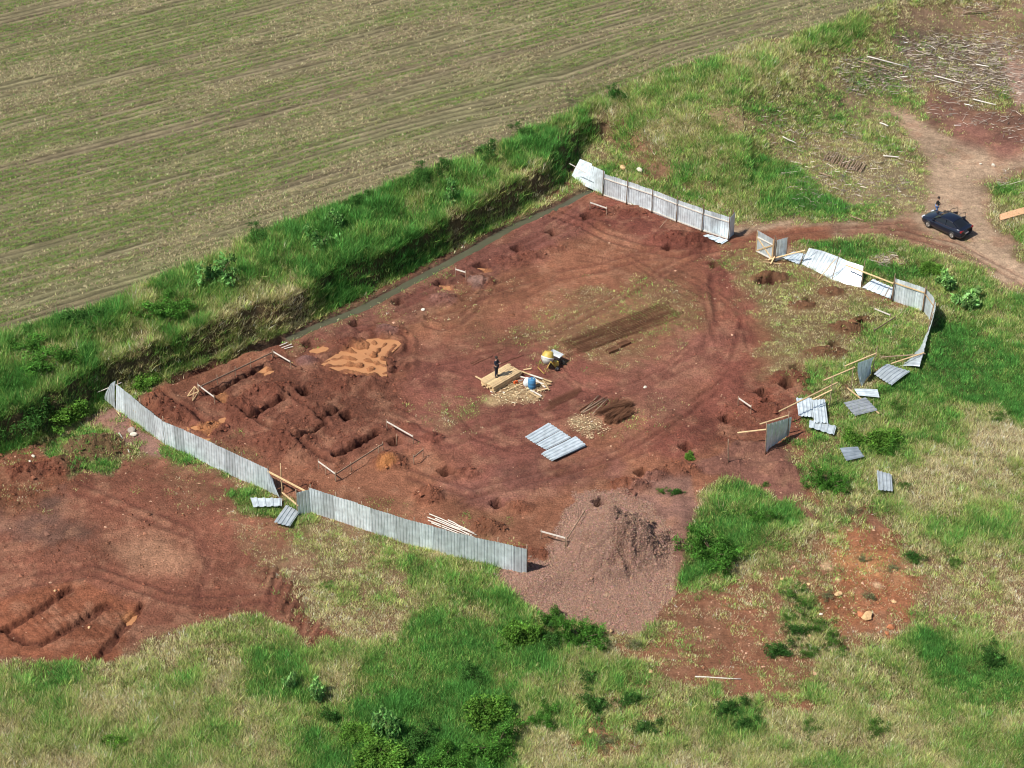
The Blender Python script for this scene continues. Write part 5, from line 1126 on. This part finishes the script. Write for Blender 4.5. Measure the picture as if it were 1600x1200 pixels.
fs += [((i+1)*n_, (i+1)*n_+n_-1, i*n_+n_-1, i*n_) for i in range(len(ST)-1)]+[tuple(range(n_)), tuple(reversed(range((len(ST)-1)*n_, len(ST)*n_)))]
body = mb.add(vs, fs, True).build('body', M_PAINT, car)
GH = [(1.02,.78,.99,.0),(.55,.70,1.26,.0),(.15,.64,1.42,0),(-.5,.63,1.46,0),(-1.0,.63,1.42,0),(-1.55,.66,1.22,0),(-1.98,.70,1.07,0)]
mb = MB(); vs = []
for x_, hw, zt, _ in GH: vs += [(x_,.82,.94),(x_,hw*1.06,(zt*.55+.94*.45)),(x_,hw,zt-.04),(x_,hw*.6,zt),(x_,0,zt+.015),(x_,-hw*.6,zt),(x_,-hw,zt-.04),(x_,-hw*1.06,(zt*.55+.94*.45)),(x_,-.82,.94)]
n_ = 9; mb.add(vs, [(i*n_+k, i*n_+k+1, (i+1)*n_+k+1, (i+1)*n_+k) for i in range(len(GH)-1) for k in range(n_-1)], True).build('window_glass', M_GLASS, car)
mb = MB(); vs = []
for x_, hw, zt, _ in GH[1:6]: 
    if x_ == .55: x_, zt, hw = .22, 1.405, .66
    if x_ == -1.55: x_, zt, hw = -1.12, 1.385, .65
    vs += [(x_,hw*1.02,zt-.05),(x_,hw*.97,zt-.02),(x_,hw*.6,zt+.012),(x_,0,zt+.03),(x_,-hw*.6,zt+.012),(x_,-hw*.97,zt-.02),(x_,-hw*1.02,zt-.05)]
mb.add(vs, [(i*7+k, i*7+k+1, (i+1)*7+k+1, (i+1)*7+k) for i in range(4) for k in range(6)], True).build('roof', M_PAINT, car)
for sy in (1, -1):
    mb = MB(); mb.bar((1.0,sy*.80,.98), (.25,sy*.665,1.39), .05, .04); mb.bar((-.42,sy*.84,.95), (-.40,sy*.68,1.40), .06, .02); mb.bar((-1.12,sy*.67,1.37), (-1.85,sy*.73,1.06), .07, .05); mb.build('pillar', M_PAINT, car)
    MB().box((.78, sy*.98, 1.0), (.12, .18, .12)).build('mirror', M_PAINT, car)
    MB().box((2.13, sy*.62, .70), (.20, .34, .12)).build('headlight', M_LAMP, car); MB().box((-2.20, sy*.66, .90), (.16, .34, .14)).build('taillight', M_RED, car)
    MB().bar((.95, sy*.865, .955), (-1.3, sy*.865, .985), .02, .015).build('window_trim', M_CHR, car)
    for x_ in (1.35, -1.35):
        wM = Matrix.Translation((x_, sy*.82, .33)) @ Matrix.Rotation(math.pi/2, 4, 'X')
        wh = MB().lathe([(.20, -.11), (.30, -.11), (.33, -.08), (.33, .08), (.30, .11), (.20, .11)], 26, wM).build('wheel', M_BLACK, car)
        mb = MB().lathe([(0, -.07), (.20, -.105), (.215, -.11), (.215, .11), (.20, .105), (0, .07)], 20, wM)
        for q_ in range(5):
            a_ = q_*1.2566; mb.bar((x_, sy*.935, .33), (x_+.19*math.cos(a_), sy*.935, .33+.19*math.sin(a_)), .05, .02, (0, 1, 0))
        mb.build('rim', mat('alloy', (.55,.54,.52), .35, metal=.8), wh)
# front and rear door on the far side stand open; seats show in the opening
for x0_, ln, an_ in ((.72, 1.0, R(-118)), (-.32, .85, R(-122))):
    d_ = Vector((math.cos(an_), math.sin(an_), 0)); p_ = Vector((x0_, -.90, 0)); mb = MB(); e_ = p_+d_*ln
    mb.add([(p_.x,p_.y,.25),(e_.x,e_.y,.28),(e_.x,e_.y,.92),(p_.x,p_.y,.90)], [(0,1,2,3)]); dr = mb.build('door', M_PAINT, car); md = dr.modifiers.new('thickness', 'SOLIDIFY'); md.thickness = .07
    MB().tube([tuple(p_+Vector((0,0,.92))), tuple(p_+d_*.35+Vector((0,0,1.30))), tuple(p_+d_*ln*.9+Vector((0,0,1.34))), tuple(e_+Vector((0,0,.93)))], .022, 6).build('window_frame', M_PAINT, dr)
    MB().bar(tuple(e_-d_*.15+Vector((.04,0,.82))), tuple(e_-d_*.02+Vector((.04,0,.82))), .02, .03).build('handle', M_CHR, dr)
MB().box((-2.29, 0, .62), (.02, .42, .12)).build('number_plate', mat('plate_white', (.7,.7,.7), .5), car)
car.scale = (k_, 1.0, 1.0) if .85 < k_ < 1.2 else (1, 1, 1)

# ---------------------------------------------------------------- people
def skin_obj(name, chain, m, parent, sub=1, root_i=0):
    """chain: list of (pos, radius(or pair), parent index)"""
    me = bpy.data.meshes.new(name); me.from_pydata([c[0] for c in chain], [(c[2], i) for i, c in enumerate(chain) if c[2] >= 0], [])
    o = bpy.data.objects.new(name, me); COL.objects.link(o); o.parent = parent; me.materials.append(m)
    sk = o.modifiers.new('skin', 'SKIN'); sk.use_smooth_shade = True
    for i, c in enumerate(chain):
        r_ = c[1]; me.skin_vertices[0].data[i].radius = r_ if isinstance(r_, tuple) else (r_, r_)
        me.skin_vertices[0].data[i].use_root = (i == root_i)
    ss_ = o.modifiers.new('sub', 'SUBSURF'); ss_.levels = sub; ss_.render_levels = sub
    return o
M_SKIN = mat('skin', (.42,.25,.17), .6); M_HAIR = mat('dark_hair', (.03,.02,.015), .8)
def person(loc, rz, label, jacket, trousers, armL, armR, head_dx=0.0, cap=None, bald=False, H_=1.75, stance=.13):
    root = empty('person', loc, rz, label, 'person'); s_ = H_/1.75
    # x = forward, y = left
    def arm(sgn, e, h): return [(0, sgn*.19, 1.42), (e[0], sgn*e[1], e[2]), (h[0], sgn*h[1], h[2])]
    ch = [((0,0,.95),.13,-1),((0,0,1.15),.12,0),((.0,0,1.36),.14,1),((.01+head_dx*.3,0,1.48),.055,2),((.02+head_dx*.7,0,1.56),.075,3),((.03+head_dx,0,1.64),.093,4),((.02+head_dx,0,1.72),.070,5),((.125+head_dx*1.1,0,1.615),.014,5)]
    for sgn, (e, h) in ((1, armL), (-1, armR)):
        b_ = len(ch); A_ = arm(sgn, e, h)
        ch += [((0, sgn*.17, 1.40), .06, 2), (A_[1], .042, b_), (A_[2], .028, b_+1)]
        d_ = (Vector(A_[2])-Vector(A_[1])).normalized(); palm = Vector(A_[2])+d_*.06; ch.append((tuple(palm), (.034, .020), b_+2)); pi_ = b_+3
        sd_ = Vector((0, 0, 1)) if abs(d_.z) < .7 else Vector((1, 0, 0)); sd_ = (sd_-d_*sd_.dot(d_)).normalized()
        for f_, (o_, l_) in enumerate(((-.030,.060),(-.010,.072),(.010,.068),(.030,.052))):
            k0 = len(ch); p1 = palm+d_*.045+sd_*o_; ch += [(tuple(p1), .009, pi_), (tuple(p1+d_*l_*.5), .008, k0), (tuple(p1+d_*l_*.8+d_.cross(sd_)*.02*sgn), .007, k0+1)]
        k0 = len(ch); p1 = palm-sd_*.042-d_*.01; ch += [(tuple(p1), .011, pi_), (tuple(p1+d_*.035-sd_*.012), .009, k0)]
    legs = []
    for sgn in (1, -1):
        b_ = len(ch); ch += [((0, sgn*.09, .86), .085, 0), ((.02, sgn*(stance*.8), .48), .058, b_), ((-.01, sgn*stance, .10), .040, b_+1), ((.03, sgn*stance, .05), (.045,.04), b_+2), ((.15, sgn*(stance+.02), .035), (.04,.03), b_+3)]
    skin_obj('body', ch, M_SKIN, root)
    J = [((0,0,.93),.155,-1),((0,0,1.12),.150,0),((0,0,1.34),.165,1),((.01,0,1.45),.085,2)]
    for sgn, (e, h) in ((1, armL), (-1, armR)):
        b_ = len(J); A_ = arm(sgn, e, h); J += [((0, sgn*.18, 1.40), .080, 2), (A_[1], .060, b_), (tuple(Vector(A_[2])), .045, b_+1)]
    skin_obj('jacket', J, jacket, root)
    T_ = [((0,0,.92),.150,-1)]
    for sgn in (1, -1):
        b_ = len(T_); T_ += [((0, sgn*.09, .84), .105, 0), ((.02, sgn*(stance*.8), .48), .078, b_), ((-.01, sgn*stance, .10), .060, b_+1)]
    skin_obj('trousers', T_, trousers, root)
    for sgn in (1, -1): 
        MB().lathe([(0, -.05), (.045, -.05), (.06, 0), (.05, .05), (0, .06)], 10, Matrix.Translation((.07, sgn*(stance+.01), .055)) @ Matrix.Diagonal((2.2, .85, .9, 1))).build('shoe', M_BLACK, root)
        MB().lathe([(0, -.012), (.012, 0), (0, .012)], 6, Matrix.Translation((.112+head_dx*1.05, sgn*.033, 1.655))).build('eye', M_BLACK, root)
        MB().lathe([(0, -.035), (.014, 0), (0, .035)], 6, Matrix.Translation((.01+head_dx, sgn*.093, 1.64))).build('ear', M_SKIN, root)
    MB().box((.118+head_dx, 0, 1.578), (.012, .045, .01)).build('mouth', mat('lips', (.32,.13,.10), .6), root)
    T2 = Matrix.Translation((-.005+head_dx, 0, 1.67)) @ Matrix.Diagonal((1.12, .98, 1, 1))
    if cap: 
        c_ = MB().lathe([(.108, -.01), (.108, .03), (.085, .085), (.04, .11), (0, .115)], 16, T2).build('cap', cap, root)
        MB().box((.13+head_dx, 0, 1.675), (.10, .13, .012)).build('cap_peak', cap, c_)
    else: MB().lathe([(.10, -.05), (.108, .02), (.088, .075), (.04, .10), (0, .105)], 16, T2).build('hair', M_HAIR, root)
    root.scale = (s_,)*3; return root
M_NAVY = mat('navy_cloth', (.012,.015,.028), .85, bump=.3); M_BLK = mat('black_cloth', (.012,.012,.014), .85, bump=.3); M_JEAN = mat('blue_denim', (.14,.24,.50), .85, nvar=.2)
pz = A(775.5,589,.5); pz.z = STACKZ
person(pz, R(-25), 'person in dark jacket and trousers standing on the timber stack, hands raised', M_NAVY, M_NAVY, ((.04,.26,1.14), (.26,.10,1.22)), ((.04,.26,1.14), (.26,.08,1.24)), H_=1.82)
pp = A(1462.5,335.5,0)
person(pp, R(-10), 'person in black jacket and pale blue jeans standing behind the dark car, leaning forward', M_BLK, M_JEAN, ((.05,.25,1.13), (.24,.14,1.06)), ((.05,.25,1.13), (.24,.14,1.10)), head_dx=.05, H_=1.8)

for o in scn.objects:
    if o.parent is None and o.get('label') and not o.get('kind'): o['kind'] = 'thing'
